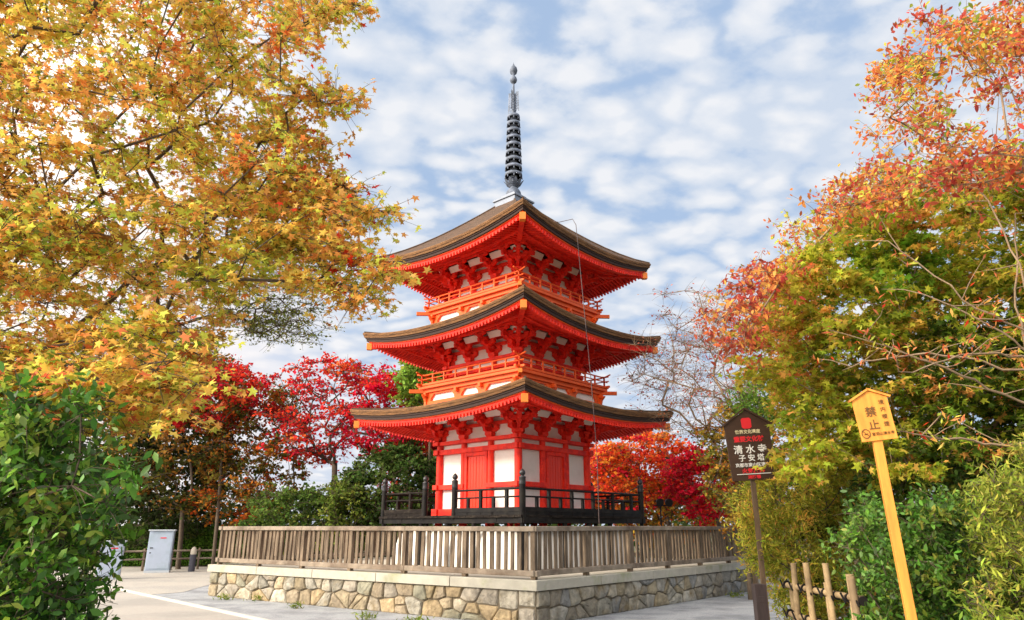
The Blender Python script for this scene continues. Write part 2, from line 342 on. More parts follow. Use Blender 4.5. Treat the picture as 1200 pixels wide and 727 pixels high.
# ------------------------------------------------------------------ timber fence on the platform
fence = empty('timber_fence', (PA.x, PA.y, 0.73), 0, 'long weathered grey-brown timber picket fence standing on the stone platform all round the pagoda', 'fence')
FO = Vector((-PA.x, -PA.y, -0.73))
cs_ = [inset(p, .16) for p in (PA, PB, PC, PD)]
rr = random.Random(3)
for i in range(4):
    P, Q = cs_[i], cs_[(i + 1) % 4]; L = (Q - P).length; d = (Q - P) / L; nr = Vector((d.y, -d.x, 0))
    nb = round(L / 1.62)
    e0, e1 = P - d * .10, Q + d * .10
    for (z, w, h, nm) in ((1.605, .15, .09, 'top_rail'), (.835, .12, .10, 'bottom_rail')):
        m_ = MB(); dz = .004 * (i % 2)
        for a in range(0, nb, 2):
            s0 = e0.lerp(e1, a / nb) + Vector((0, 0, z + dz + rr.uniform(-.004, .004))); s1 = e0.lerp(e1, min(1, (a + 2) / nb) - .0006) + Vector((0, 0, z + dz + rr.uniform(-.004, .004)))
            m_.bar(s0 + FO, s1 + FO, w, h)
        m_.build(nm, WOODRAIL, fence, bevel=.012)
    for b in range(nb):
        p0 = P.lerp(Q, b / nb)
        m_ = MB(); m_.bar(p0 + Vector((0, 0, .73)) + FO, p0 + Vector((0, 0, 1.57)) + FO, .10, .10, (d.x, d.y, 0))
        m_.build('post', WOOD, fence, bevel=.008)
        m_ = MB(); n = 9
        for k in range(1, n + 1):
            t = (b + (k) / (n + 1)) / nb; c = P.lerp(Q, t) + d * rr.uniform(-.012, .012); rd = rr.uniform(.036, .047)
            lx, ly = rr.uniform(-.012, .012), rr.uniform(-.012, .012)
            m_.bar(c + Vector((0, 0, .87)) + FO, c + Vector((lx, ly, 1.575)) + FO, .030, rd * 2, (d.x, d.y, 0))
        m_.build('picket_panel', WOOD, fence, bevel=.005)

# ------------------------------------------------------------------ the pagoda
PG = empty('three_storey_pagoda', (0.05, 19.5, 0.72), R(-42), 'tall three-storey vermilion pagoda with curved brown bark roofs and a ringed bronze spire', 'pagoda')
ZO = -0.72
def SF(k):
    def f(u, v, z):
        z += ZO
        return ((u, -v, z), (v, u, z), (-u, v, z), (-v, -u, z))[k]
    return f
def part(m_, name, mt, parent=PG, **kw): return m_.build(name, mt, parent, **kw)

def arm_poly(L, h):   # boat-shaped bracket arm, curved under its ends
    pts = [(-L / 2, h), (-L / 2, h * .55)]
    for i in range(4): t = i / 3 * math.pi / 2; pts.append((-L / 2 + .12 * math.sin(t) + .0, h * .55 * (1 - math.sin(t)) * 1.0 if i < 3 else 0))
    return pts + [(-x, z) for x, z in reversed(pts)]
def bracket_mesh():
    b = MB()
    def blk(u, v, z, s=.065, h=.075):
        b.add([(u + sx * s * k, v + sy * s * k, z + zz) for zz, k in ((0, .68), (h * .45, 1), (h, 1)) for sx, sy in ((-1, -1), (1, -1), (1, 1), (-1, 1))],
              [(3, 2, 1, 0), (8, 9, 10, 11)] + [(l * 4 + i, l * 4 + (i + 1) % 4, l * 4 + 4 + (i + 1) % 4, l * 4 + 4 + i) for l in (0, 1) for i in range(4)])
    def arm_u(L, v, z, h=.11, w=.08):
        b.prism([(x, z + zz) for x, zz in arm_poly(L, h)], v - w / 2, v + w / 2)
    def arm_v(v0, v1, z, h=.11, w=.08):
        c = [(v0, h), (v0, 0), (v1 - .12, 0), (v1 - .05, h * .15), (v1, h * .55), (v1, h)]
        b.prism([(x, z + zz) for x, zz in c], -w / 2, w / 2, fn=lambda x, y, zz: (y, x, zz))
    blk(0, 0, 0, .12, .13); arm_u(.54, 0, .13); arm_v(-.05, .28, .132)
    for u in (-.21, 0, .21): blk(u, 0, .24)
    blk(0, .24, .243); arm_u(.52, .24, .318); arm_v(-.05, .46, .32)
    for u in (-.20, 0, .20): blk(u, .24, .428)
    blk(0, .42, .43)
    b.bar((0, .02, .56), (0, .62, .40), .08, .10)
    blk(0, .55, .462, .06, .06); arm_u(.38, .55, .522, .07, .075)
    for u in (-.14, .14): blk(u, .55, .59, .05, .03)
    me = bpy.data.meshes.new('bracket'); me.from_pydata([(x, y, z) for x, y, z in b.v], [], b.f); me.update(); me.materials.append(RED); return me
BRK = bracket_mesh()
def put_bracket(u, v, z, ang, sc=1.0, k=0):
    o = bpy.data.objects.new('bracket', BRK); COL.objects.link(o); o.parent = PG
    o.location = SF(k)(u, v, z); base = (math.pi, -math.pi / 2, 0, math.pi / 2)[k]
    o.rotation_euler = (0, 0, base + ang); o.scale = (1, sc, 1)

def column(x, y, z0, z1, r, m_=RED):
    b = MB(); b.lathe([(r, 0), (r, (z1 - z0) * .85), (r * .93, z1 - z0)], (x, y, z0 + ZO), 16); return part(b, 'column', m_)

def storey(a, zf, zh, inner, ground=False):
    """walls, columns, beams of one storey; zf floor, zh head of the columns, inner = inner column offset"""
    pos = set()
    for k in range(4):
        f = SF(k)
        for u in (-inner, inner): p = f(u, a, 0); column(p[0], p[1], zf - .04, zh, .085 if ground else .075)
        p = f(a, a, 0); column(p[0], p[1], zf - .04, zh, .10 if ground else .085)
    w = MB(); vi = a - .04
    w.box(-vi, vi, -vi, vi, zf - .1 + ZO, zh + .62 + ZO); part(w, 'plaster_wall', PLASTER)
    for k in range(4):
        f = SF(k); b = MB()
        if ground:
            e = a + .17
            b.box(-e, e, a - .1 + .003 * k, a + .115, zf, zf + .17 + .002 * (k % 2), f)      # sill
            b.box(-e, -inner - .09 + .16, a - .06, a + .105, 2.60, 2.72 + .002 * (k % 2), f); b.box(inner - .07, e, a - .06, a + .105, 2.60, 2.72 + .002 * (k % 2), f)
            b.box(-e, e, a - .06, a + .11, 3.53, 3.66 + .002 * (k % 2), f)
            b.box(-e - .02, e + .02, a - .08, a + .13, 3.785, 3.88 + .002 * (k % 2), f)
        else:
            e = a + .15
            b.box(-e, e, a - .06, a + .10, zf + .02, zf + .10 + .002 * (k % 2), f)
            b.box(-e, e, a - .06, a + .10, zh - .32, zh - .24 + .002 * (k % 2), f)
            b.box(-e - .02, e + .02, a - .07, a + .125, zh - .08, zh + .002 * (k % 2), f)
        part(b, 'beam', RED, bevel=.006)
        # beams through the bracket zone
        b = MB(); b.box(-a - .3, a + .3, a - .045, a + .042, zh + .318, zh + .40 + .002 * (k % 2), f); b.box(-a - .4, a + .4, a + .20, a + .28, zh + .50, zh + .57 + .002 * (k % 2), f)
        b.box(-a - .75, a + .75, a + .50, a + .60, zh + .62, zh + .72 + .003 * (k % 2), f); b.box(-a, a, a - .05, a + .04, zh + .52, zh + .64, f)
        part(b, 'purlin', RED)
        # white boards of the little ceiling under the eaves
        b = MB(); us = [-a, -inner, inner, a]
        for i in range(3):
            u0, u1 = us[i] + .13, us[i + 1] - .13
            P_ = [f(u0, a + .315, zh + .47), f(u1, a + .315, zh + .47), f(u1, a + .43, zh + .615), f(u0, a + .43, zh + .615)]
            Q_ = [f(u0, a + .30, zh + .49), f(u1, a + .30, zh + .49), f(u1, a + .415, zh + .635), f(u0, a + .415, zh + .635)]
            b.add(P_ + Q_, [(0, 1, 2, 3), (7, 6, 5, 4), (0, 4, 5, 1), (2, 6, 7, 3)])
        for sgn in (-1, 1):
            u0, u1 = sorted((sgn * (a + .12), sgn * (a + .30)))
            P_ = [f(u0, a + .315, zh + .47), f(u1, a + .315, zh + .47), f(u1, a + .43, zh + .615), f(u0, a + .43, zh + .615)]
            b.add(P_, [(0, 1, 2, 3)])
        part(b, 'ceiling_board', PLASTER)
        for u in (-inner, inner): put_bracket(u, a, zh, 0, 1, k)
        put_bracket(a, a, zh, 0, 1, k); put_bracket(-a, a, zh, 0, 1, k); put_bracket(a, a, zh, -R(45) if False else R(45), 1.38, k)
        # doors and windows
        if ground:
            fr = MB(); z0, z1 = zf + .17, 3.53; di = inner - .085
            fr.box(-di, -di + .09, a - .02, a + .07, z0, z1, f); fr.box(di - .09, di, a - .02, a + .07, z0, z1, f); fr.box(-di + .09, di - .09, a - .02, a + .068, z1 - .10, z1, f)
            fo = part(fr, 'door_frame', RED)
            for s0, s1 in ((-di + .093, -.004), (.004, di - .093)):
                lf = MB(); lf.box(s0, s1, a - .02, a + .02, z0, z1 - .103, f)
                n = 3; w_ = (s1 - s0) / n
                for i in range(n): lf.box(s0 + i * w_ + .006, s0 + (i + 1) * w_ - .006, a + .02, a + .03, z0 + .03, z1 - .13, f)
                part(lf, 'door', DOOR)
        else:
            di = inner - .08
            for s0, s1 in ((-di, -.004), (.004, di)):
                lf = MB(); lf.box(s0, s1, a - .02, a + .03, zf + .1, zh - .32, f); part(lf, 'door', DOOR)
            for s0, s1 in ((-a + .09, -inner - .08), (inner + .08, a - .09)):
                wn = MB(); wn.box(s0, s1, a - .03, a - .01, zf + .10, zh - .32, f); wo = part(wn, 'window', GREENW)
                n = 7; wb = MB()
                for i in range(n): c = s0 + (i + .5) * (s1 - s0) / n; wb.box(c - .014, c + .014, a - .01, a + .012, zf + .1, zh - .32, f)
                wb.build('lattice', GREENW, wo)

def roof(a_e, z_e, slope, a_top, rise, a_wall, z_p, top=False):
    p_ = 2.1
    def rs(t, w=1.0): return rise * abs(t) ** p_ * w
    def T(u, a): return z_e + slope * (a_e - a_top) * max(0.0, (a_e - a) / (a_e - a_top)) ** (1.14 if top else 1.0) + rs(u / max(a, 1e-3), (a / a_e) ** 3)
    NU, NA = 28, 12
    b = MB(); b.box(0, 0, 0, 0, 0, 0) if False else None
    for k in range(4):
        f = SF(k); P_ = []; fs = []
        for j in range(NA + 1):
            a = a_e + (a_top - a_e) * j / NA
            for i in range(NU + 1): u = a * (2 * i / NU - 1); P_.append(f(u, a, T(u, a)))
        for j in range(NA):
            for i in range(NU): q = j * (NU + 1) + i; fs.append((q, q + 1, q + NU + 2, q + NU + 1))
        b.add(P_, fs, True)
    if top:
        b.add([SF(k)(a_top, a_top, T(a_top, a_top)) for k in range(4)], [(0, 1, 2, 3)])
    ro = part(b, 'roof', BARK)
    def band(name, prof, m_, parent, closed=True):
        """prof: list of (inset from eave, drop) swept round the eaves"""
        c = MB(); NU2 = 36
        for k in range(4):
            f = SF(k); P_ = []; fs = []; n = len(prof)
            for i in range(NU2 + 1):
                t = 2 * i / NU2 - 1
                for (ins, dr) in prof: a = a_e - ins; P_.append(f(a * t, a, z_e - dr + rs(t)))
            for i in range(NU2):
                for j in range(n - 1): q = i * n + j; fs.append((q, q + 1, q + n + 1, q + n))
            c.add(P_, fs, False)
        return c.build(name, m_, parent)
    band('bark_edge', [(0.0, 0.0), (-.012, .03), (.0, .08), (.012, .082), (.02, .145), (.12, .15)], BARKEDGE, ro)
    band('dark_edge', [(.055, .148), (.05, .19), (.075, .195), (.08, .265), (.20, .268)], DARKEDGE, ro)
    band('gilt_batten', [(.125, .266), (.13, .29), (.2, .292)], ORANGE, ro)
    band('eave_fascia', [(.16, .29), (.165, .375), (.24, .378)], RED, ro)
    a_in, a_out = a_wall + .55, a_e - .17; z_out = z_e - .385; z_in = z_p
    def U(u, a):
        s = (a - a_in) / (a_out - a_in); sc = max(0, s)
        return z_in + (z_out - z_in) * s + rs(u / max(a, .01)) * sc ** 2 * (3 - 2 * min(1, sc) if sc <= 1 else 1)
    # soffit
    c = MB(); NS = 8
    for k in range(4):
        f = SF(k); P_ = []; fs = []
        for j in range(NS + 1):
            a = (a_wall - .05) + (a_out + .02 - a_wall + .05) * j / NS
            for i in range(NU + 1): u = a * (2 * i / NU - 1); P_.append(f(u, a, U(u, a) + .035))
        for j in range(NS):
            for i in range(NU): q = j * (NU + 1) + i; fs.append((q, q + NU + 1, q + NU + 2, q + 1))
        c.add(P_, fs, True)
    c.build('soffit', RED, ro)
    a_mid = a_in + .50 * (a_out - a_in)
    sp = .115; n = int(a_out / sp)
    for k in range(4):
        f = SF(k); c = MB()
        for i in range(-n, n + 1):
            u = i * sp; w = .028
            st = max(abs(u) + .05, a_wall + .25)
            if st < a_mid - .05:
                P_ = []
                for a in (st, a_mid):
                    for uu, dz in ((u - w, -.075), (u + w, -.075), (u + w, .034), (u - w, .034)): P_.append(f(uu, a, U(u, a) + dz))
                c.add(P_, [(0, 3, 2, 1), (4, 5, 6, 7), (0, 1, 5, 4), (1, 2, 6, 5), (2, 3, 7, 6), (3, 0, 4, 7)])
            st = max(abs(u) + .05, a_mid - .02)
            if st < a_out - .05:
                P_ = []
                for a in (st, a_out + .03):
                    for uu, dz in ((u - w * .85, -.045), (u + w * .85, -.045), (u + w * .85, .034), (u - w * .85, .034)): P_.append(f(uu, a, U(u, a) + dz))
                c.add(P_, [(0, 3, 2, 1), (4, 5, 6, 7), (0, 1, 5, 4), (1, 2, 6, 5), (2, 3, 7, 6), (3, 0, 4, 7)])
        c.build('rafters', RED, ro)
        # eaves beam between the two rows of rafters
        c = MB(); P_ = []; fs = []; m2 = 24
        for i in range(m2 + 1):
            t = 2 * i / m2 - 1
            for da, dz in ((-.03, -.10), (.03, -.10), (.035, .03), (-.03, .03)): a = a_mid + da; P_.append(f(a * t, a, U(a * t, a) + dz))
        for i in range(m2):
            for j in range(4): fs.append((i * 4 + j, i * 4 + (j + 1) % 4, i * 4 + 4 + (j + 1) % 4, i * 4 + 4 + j))
        c.add(P_, fs); c.build('eave_beam', RED, ro)
        # hip rafter
        c = MB(); L = 8; P_ = []
        for i in range(L + 1):
            a = a_wall + .1 + (a_out + .05 - a_wall - .1) * i / L; w = .045
            for s_, dz in ((-1, -.14), (1, -.14), (1, .03), (-1, .03)): P_.append(f(a + s_ * w, a - s_ * w, U(a, a) + dz))
        fs = [(i * 4 + j, i * 4 + (j + 1) % 4, i * 4 + 4 + (j + 1) % 4, i * 4 + 4 + j) for i in range(L) for j in range(4)] + [(0, 1, 2, 3), (L * 4 + 3, L * 4 + 2, L * 4 + 1, L * 4)]
        c.add(P_, fs); hr = c.build('hip_rafter', RED, ro)
        c = MB(); P_ = []
        for a in (a_out - .03, a_out + .075):
            for s_, dz in ((-1, -.15), (1, -.15), (1, .04), (-1, .04)): P_.append(f(a + s_ * .052, a - s_ * .052, U(a, a) + dz))
        c.add(P_, [(0, 3, 2, 1), (4, 5, 6, 7), (0, 1, 5, 4), (1, 2, 6, 5), (2, 3, 7, 6), (3, 0, 4, 7)]); c.build('gilt_cap', GOLD, hr)
        # hip ridge on top
        c = MB(); pts = []
        for i in range(9): a = a_e - .02 + (a_top - a_e) * i / 8; p = f(a, a, T(a, a) + .005); pts.append(p)
        c.tube(pts, .035, 8); c.build('hip_ridge', BARK, ro)
    return ro

def balcony(a_b, zf, inner):
    bal = MB()
    for k in range(4):
        f = SF(k)
    e = a_b
    bal.box(-e, e, -e, e, zf - .07 + ZO, zf + ZO)
    bo = part(bal, 'balcony', ORANGE)
    b = MB(); e = a_b - .09; b.box(-e, e, -e, e, zf - .17 + ZO, zf - .071 + ZO); b.build('edge_beam', ORANGE, bo)
    b = MB(); e = a_b - .22; b.box(-e, e, -e, e, zf - .60 + ZO, zf - .171 + ZO); b.build('base_wall', PLASTER, bo)
    for k in range(4):
        f = SF(k); b = MB(); e = a_b - .22
        b.box(-e - .1, e + .1, e + .0, e + .07, zf - .225, zf - .172, f); b.box(-e - .12, e + .12, e, e + .085, zf - .56, zf - .42, f)
        for u in (-e, -inner, inner, e):
            b.prism([(u - .13, zf - .42), (u + .13, zf - .42), (u + .15, zf - .34), (u + .22, zf - .27), (u + .25, zf - .226), (u - .25, zf - .226), (u - .22, zf - .27), (u - .15, zf - .34)], e, e + .075, f)
            b.box(u - .045, u + .045, e, a_b - .03, zf - .28, zf - .176, f)
        b.build('base_bracket', ORANGE, bo)
        # railing
        rl = MB(); v = a_b - .06; E_ = a_b + .16
        def railpts(z, ex, up): return [f(u, v, z + up * (max(0, (abs(u) - a_b * .86) / (ex - a_b * .86)) ** 2)) for u in [-ex + 2 * ex * i / 24 for i in range(25)]]
        rl.tube(railpts(zf + .33 + .004 * (k % 2), E_, .07), .022, 8); rl.tube(railpts(zf + .215 + .004 * (k % 2), a_b + .10, .0), .017, 8)
        rl.box(-a_b - .12, a_b + .12, v - .03, v + .03, zf + .03, zf + .085 + .003 * (k % 2), f)
        n = 8
        for i in range(n + 1):
            u = -v + 2 * v * i / n; rl.box(u - .02, u + .02, v - .02, v + .02, zf + .08, zf + .325, f)
        rl.build('railing', ORANGE, bo)
        nz = MB(); nz.bar(f(a_b - .3, a_b - .30, zf - .12), f(a_b + .17, a_b + .17, zf - .12), .085, .10); nz.build('corner_beam', ORANGE, bo)
        nz = MB(); nz.bar(f(a_b + .171, a_b + .171, zf - .12), f(a_b + .19, a_b + .19, zf - .12), .09, .105); nz.build('gilt_cap', GOLD, bo)

A1, A2, A3 = 1.45, 1.32, 1.24
IN1, IN2, IN3 = .50, .46, .43
# foundation: plaster mound and stone kerb
b = MB(); prof = [(2.41, .72), (2.41, .9), (2.39, 1.15), (2.34, 1.38), (2.22, 1.53), (2.0, 1.60), (0.0, 1.61)]
P_ = []; fs = []
for (a, z) in prof:
    for k in range(4):
        f = SF(k)
        for t in (-.86, -.4, 0, .4, .86):
            P_.append(f(a * t, a, z))
n = 20
for j in range(len(prof) - 1):
    for i in range(n): fs.append((j * n + i, j * n + (i + 1) % n, (j + 1) * n + (i + 1) % n, (j + 1) * n + i))
b.add(P_, fs, True); part(b, 'plaster_mound', PLASTER)
for k in range(4):     # short struts carrying the body through the mound
    f = SF(k)
    for u in (-A1, -IN1, IN1):
        b = MB(); p = f(u, A1, 0); b.lathe([(.1, 0), (.1, .40)], (p[0], p[1], 1.5 + ZO), 12); part(b, 'foot_column', RED)
storey(A1, 1.92, 3.88, IN1, True)
storey(A2, 5.45, 6.04, IN2)
storey(A3, 7.78, 8.37, IN3)
roof(3.27, 4.56, .19, A2 - .05, .25, A1, 3.88 + .72)
roof(3.12, 6.73, .19, A3 - .05, .33, A2, 6.04 + .72)
roof(3.00, 9.06, .83, .40, .35, A3, 8.37 + .72, top=True)
balcony(1.93, 5.45, IN2); balcony(1.85, 7.78, IN3)

# veranda
ver = MB(); AV = 2.56
for k in range(4):
    f = SF(k); n = 26
    for i in range(n):
        u0 = -AV + 2 * AV * i / n; u1 = u0 + 2 * AV / n - .008
        if abs((u0 + u1) / 2) < A1 + .1: ver.box(u0, u1, A1 + .12, AV + .05, 1.845, 1.90, f)
        else:
            s_ = abs((u0 + u1) / 2)
            if k in (0, 2): ver.box(u0, u1, A1 + .12 if s_ < A1 + .12 else 0.0, AV + .05, 1.845, 1.90, f)
vo = part(ver, 'veranda', WORN)
b = MB()
for k in range(4):
    f = SF(k); b.box(-AV - .02, AV + .02, AV - .12, AV - .01 + .004 * k, 1.72, 1.843, f); b.box(-AV, AV, A1 + .2, A1 + .3, 1.74, 1.842, f)
    for u in np.linspace(-AV + .3, AV - .3, 9): b.box(u - .04, u + .04, A1 + .3, AV - .12, 1.75, 1.84, f)
b.build('joists', BLACK, vo)
for k in range(4):
    f = SF(k)
    for u in (-AV + .07, -.95, .02, .95):
        b = MB(); p = f(u, AV - .07, 0); b.lathe([(.055, 0), (.055, 1.0)], (p[0], p[1], .725 + ZO), 12); b.build('under_post', BLACK, vo)
def newel(k, u, rr_=.074):
    p = SF(k)(u, AV - .06, 0); b = MB()
    b.lathe([(rr_, 0), (rr_, .76)], (p[0], p[1], 1.80 + ZO), 16); o = b.build('newel_post', BLACK, vo)
    b = MB(); z = 2.56 + ZO
    b.lathe([(.078, 0), (.082, .01), (.078, .05), (.078, .14), (.082, .15), (.082, .17), (.045, .185), (.042, .205), (.066, .225), (.073, .26), (.062, .295), (.035, .325), (.008, .35), (0, .352)], (p[0], p[1], z), 16)
    b.build('finial', mat_fin, o)
mat_fin = mat('dark_bronze_finial', (0.05, 0.05, 0.055), 0.35, var=0.2, metal=0.5)
for k in range(4): newel(k, AV - .06)
# openings for steps in the middle of each front: k=0 side (front-left) and the one behind it
def rail_run(k, u0, u1):
    f = SF(k); b = MB(); v = AV - .06
    b.tube([f(u0, v, 2.48), f(u1, v, 2.48)], .026, 10); b.tube([f(u0, v, 2.30), f(u1, v, 2.30)], .020, 8)
    b.box(u0, u1, v - .04, v + .04, 1.97, 2.07, f); b.box(u0, u1, v + .01, v + .03, 1.90, 1.969, f)
    L = u1 - u0; n = max(2, round(L / .45))
    for i in range(1, n):
        u = u0 + L * i / n
        if i % 2 == 0: b.box(u - .035, u + .035, v - .035, v + .035, 1.90, 2.46, f)
        else: b.box(u - .035, u + .035, v - .03, v + .03, 1.90, 2.29, f)
    b.build('railing', BLACK if k in (0, 1) and u1 > 0 else WORN, vo)
for k in (0, 2):
    newel(k, -.82); newel(k, .28); rail_run(k, -AV + .12, -.88); rail_run(k, .34, AV - .12)
for k in (1, 3): rail_run(k, -AV + .12, AV - .12)

# spire
sp = MB(); sp.box(-.43, .43, -.43, .43, 11.10 + ZO, 11.36 + ZO); sp.box(-.47, .47, -.47, .47, 11.36 + ZO, 11.42 + ZO); sp.box(-.29, .29, -.29, .29, 11.42 + ZO, 11.58 + ZO)
spo = part(sp, 'spire', LEADBOX, bevel=.01)
b = MB(); b.lathe([(.25, 0), (.25, .06), (.23, .15), (.17, .25), (.11, .30), (.11, .34)], (0, 0, 11.58 + ZO), 20); b.build('bowl', BRONZE, spo)
b = MB()
for i in range(10):
    t = 2 * math.pi * i / 10; c, s = math.cos(t), math.sin(t); w = .075
    P_ = []
    for r_, z, ww in ((.12, 0, .5), (.21, .05, 1), (.26, .14, .9), (.33, .22, .1)):
        for s_ in (-1, 1): P_.append((c * r_ - s * w * ww * s_, s * r_ + c * w * ww * s_, 11.93 + z + ZO))
    b.add(P_, [(0, 1, 3, 2), (2, 3, 5, 4), (4, 5, 7, 6)], True)
b.lathe([(.1, 0), (.16, .04), (.19, .1), (.1, .14)], (0, 0, 11.90 + ZO), 16)
b.build('lotus', BRONZE, spo)
b = MB(); b.lathe([(.065, 0), (.055, 2.0), (.04, 3.3), (.03, 4.0)], (0, 0, 11.9 + ZO), 12); b.build('mast', BRONZE, spo)
for i in range(9):
    z = 12.33 + i * .268; r_ = .275 - i * .009; b = MB()
    b.lathe([(r_ - .035, -.03), (r_, -.06), (r_ + .008, 0), (r_, .06), (r_ - .035, .03), (r_ - .035, -.03)], (0, 0, z + ZO), 24)
    b.lathe([(.10, -.11), (.13, -.04), (.13, .04), (.10, .11)], (0, 0, z + ZO), 12)
    for j in range(4): t = j * math.pi / 2 + .4; b.bar((.07 * math.cos(t), .07 * math.sin(t), z + ZO), ((r_ - .02) * math.cos(t), (r_ - .02) * math.sin(t), z + ZO), .05, .03)
    for j in range(8):
        t = j * math.pi / 4; b.lathe([(.004, -.01), (.02, -.06), (.014, -.1), (0, -.11)], (r_ * math.cos(t), r_ * math.sin(t), z - .03 + ZO), 6)
    b.build('ring', BRONZE, spo)
b = MB()
for j in range(4):
    t = j * math.pi / 2 + .3; c, s = math.cos(t), math.sin(t)
    for i in range(7):
        z = 14.74 + i * .1; ro_ = .19 - .004 * i
        b.bar((c * .05, s * .05, z + ZO), (c * ro_, s * ro_, z + .07 + ZO), .012, .022); b.bar((c * ro_, s * ro_, z - .05 + ZO), (c * (ro_ - .04), s * (ro_ - .04), z + .09 + ZO), .014, .03)
    b.bar((c * .1, s * .1, 14.7 + ZO), (c * .09, s * .09, 15.45 + ZO), .012, .02)
    b.bar((c * .185, s * .185, 14.7 + ZO), (c * .165, s * .165, 15.45 + ZO), .012, .018)
b.build('flame_ornament', BRONZE, spo)
b = MB(); b.lathe([(.03, 0), (.05, .02), (.10, .07), (.125, .15), (.10, .24), (.05, .29), (.045, .36), (.11, .42), (.135, .52), (.115, .62), (.05, .70), (.01, .80), (0, .86)], (0, 0, 15.77 + ZO), 18)
b.build('jewel_finial', BRONZE, spo)
# lightning cable down the front right
inv = Matrix.Rotation(R(42), 4, 'Z')
def toPG(p): return tuple(inv @ (Vector(p) - Vector((0.05, 19.5, 0.72))))
b = MB(); pts = [(.95, 17.0, 9.62), (1.25, 16.6, 9.36), (1.60, 16.45, 9.38), (1.68, 16.42, 9.2), (1.80, 16.42, 7.2), (1.93, 16.38, 5.0), (2.0, 16.34, 3.2), (1.98, 16.3, 1.0), (1.98, 16.3, .74)]
b.tube([toPG(p) for p in pts], .009, 6); part(b, 'lightning_cable', mat('grey_cable', (.10, .07, .07), .5))

# ------------------------------------------------------------------ foliage machinery
MAPLE_V = []; MAPLE_Q = []
tips = [(-118, .62), (-62, .86), (0, 1.0), (62, .86), (118, .62)]
MAPLE_V.append((0, -.05, 0))
ang = [-165] + [(tips[i][0] + tips[i + 1][0]) / 2 for i in range(4)] + [165]
for i, a in enumerate(ang):
    r_ = .40 if 0 < i < 5 else .20; MAPLE_V.append((r_ * math.sin(R(a)), r_ * math.cos(R(a)), .02))
for a, r_ in tips: MAPLE_V.append((r_ * math.sin(R(a)), r_ * math.cos(R(a)), -.10 * r_))
for i in range(5): MAPLE_Q.append((0, 1 + i, 7 + i, 2 + i))
MAPLE = (np.array(MAPLE_V), np.array(MAPLE_Q))
OVAL = (np.array([(0, 0, 0), (.24, .38, .05), (.17, .75, .03), (0, 1.05, -.06), (-.17, .75, .03), (-.24, .38, .05), (0, .5, -.01)], float) - np.array((0, .5, 0)),
        np.array([(0, 1, 2, 6), (6, 2, 3, 3), (0, 6, 4, 5), (6, 3, 4, 4)]))
OVAL = (OVAL[0], np.array([(0, 1, 2, 6), (0, 6, 4, 5), (6, 2, 3, 4)]))
SLIM = (np.array([(0, -.5, 0), (.13, -.05, .03), (0, .55, -.10), (-.13, -.05, .03)], float), np.array([(0, 1, 2, 3)]))
RHOMB = (np.array([(0, -.5, 0), (.34, .0, .04), (0, .5, 0), (-.34, 0, .04)], float), np.array([(0, 1, 2, 3)]))

def norm(v): return v / (np.linalg.norm(v, axis=1, keepdims=True) + 1e-9)
def leaf_mesh(name, P, size, cols, tmpl, mat_, parent, up=0.6, droop=0.25, org=(0, 0, 0), r=None):
    """P centres, size per leaf, cols per leaf; leaf planes face mostly upwards with scatter"""
    r = r or rng; n = len(P); V, Q = tmpl
    nrm = norm(r.normal(size=(n, 3)) * (1 - up) + np.array((0, 0, up)) * 1.3)
    d = r.normal(size=(n, 3)); d[:, 2] -= droop; d = norm(d - nrm * np.sum(d * nrm, 1, keepdims=True)); x = np.cross(d, nrm)
    S = size[:, None, None]
    W = P[:, None, :] + S * (V[None, :, 0:1] * x[:, None, :] + V[None, :, 1:2] * d[:, None, :] + V[None, :, 2:3] * nrm[:, None, :])
    nv = len(V); verts = (W.reshape(-1, 3) - np.array(org)).astype(np.float32)
    quads = (Q[None, :, :] + (np.arange(n) * nv)[:, None, None]).reshape(-1, 4).astype(np.int32)
    me = bpy.data.meshes.new(name); me.vertices.add(len(verts)); me.vertices.foreach_set('co', verts.ravel())
    me.loops.add(quads.size); me.loops.foreach_set('vertex_index', quads.ravel())
    me.polygons.add(len(quads)); me.polygons.foreach_set('loop_start', np.arange(0, quads.size, 4, dtype=np.int32)); me.update(calc_edges=True)
    a = me.color_attributes.new('col', 'FLOAT_COLOR', 'POINT')
    c = np.ones((n, nv, 4), np.float32); c[:, :, :3] = cols[:, None, :]; a.data.foreach_set('color', c.ravel())
    return link_mesh(name, me, mat_, parent)

def skeleton(clumps, start, r):
    """joins clump centres into branches growing from the last trunk node; returns nodes, parents"""
    nodes = [np.array(p, float) for p in start]; par = [i - 1 for i in range(len(start))]
    top = nodes[-1]; fork0 = max(0, len(start) - 3)
    order = np.argsort(np.linalg.norm(clumps - top, axis=1)); ids = []
    arr = [nodes[i] for i in range(len(nodes))]
    for ci in order:
        c = clumps[ci]; A = np.array(arr[fork0:]); dist = np.linalg.norm(A - c, axis=1)
        pathlen = np.array(plen[fork0:]) if False else 0
        cost = dist + 0.25 * np.linalg.norm(A - top, axis=1)
        j = int(np.argmin(cost)) + fork0; p = arr[j]; L = np.linalg.norm(c - p)
        k = max(1, int(L / .45)); last = j
        for s in range(1, k + 1):
            t = s / k; q = p + (c - p) * t
            if s < k: q = q + r.normal(size=3) * .05 * L / k + np.array((0, 0, .08 * L * math.sin(math.pi * t)))
            arr.append(q); par.append(last); last = len(arr) - 1
        ids.append(last)
    return arr, par
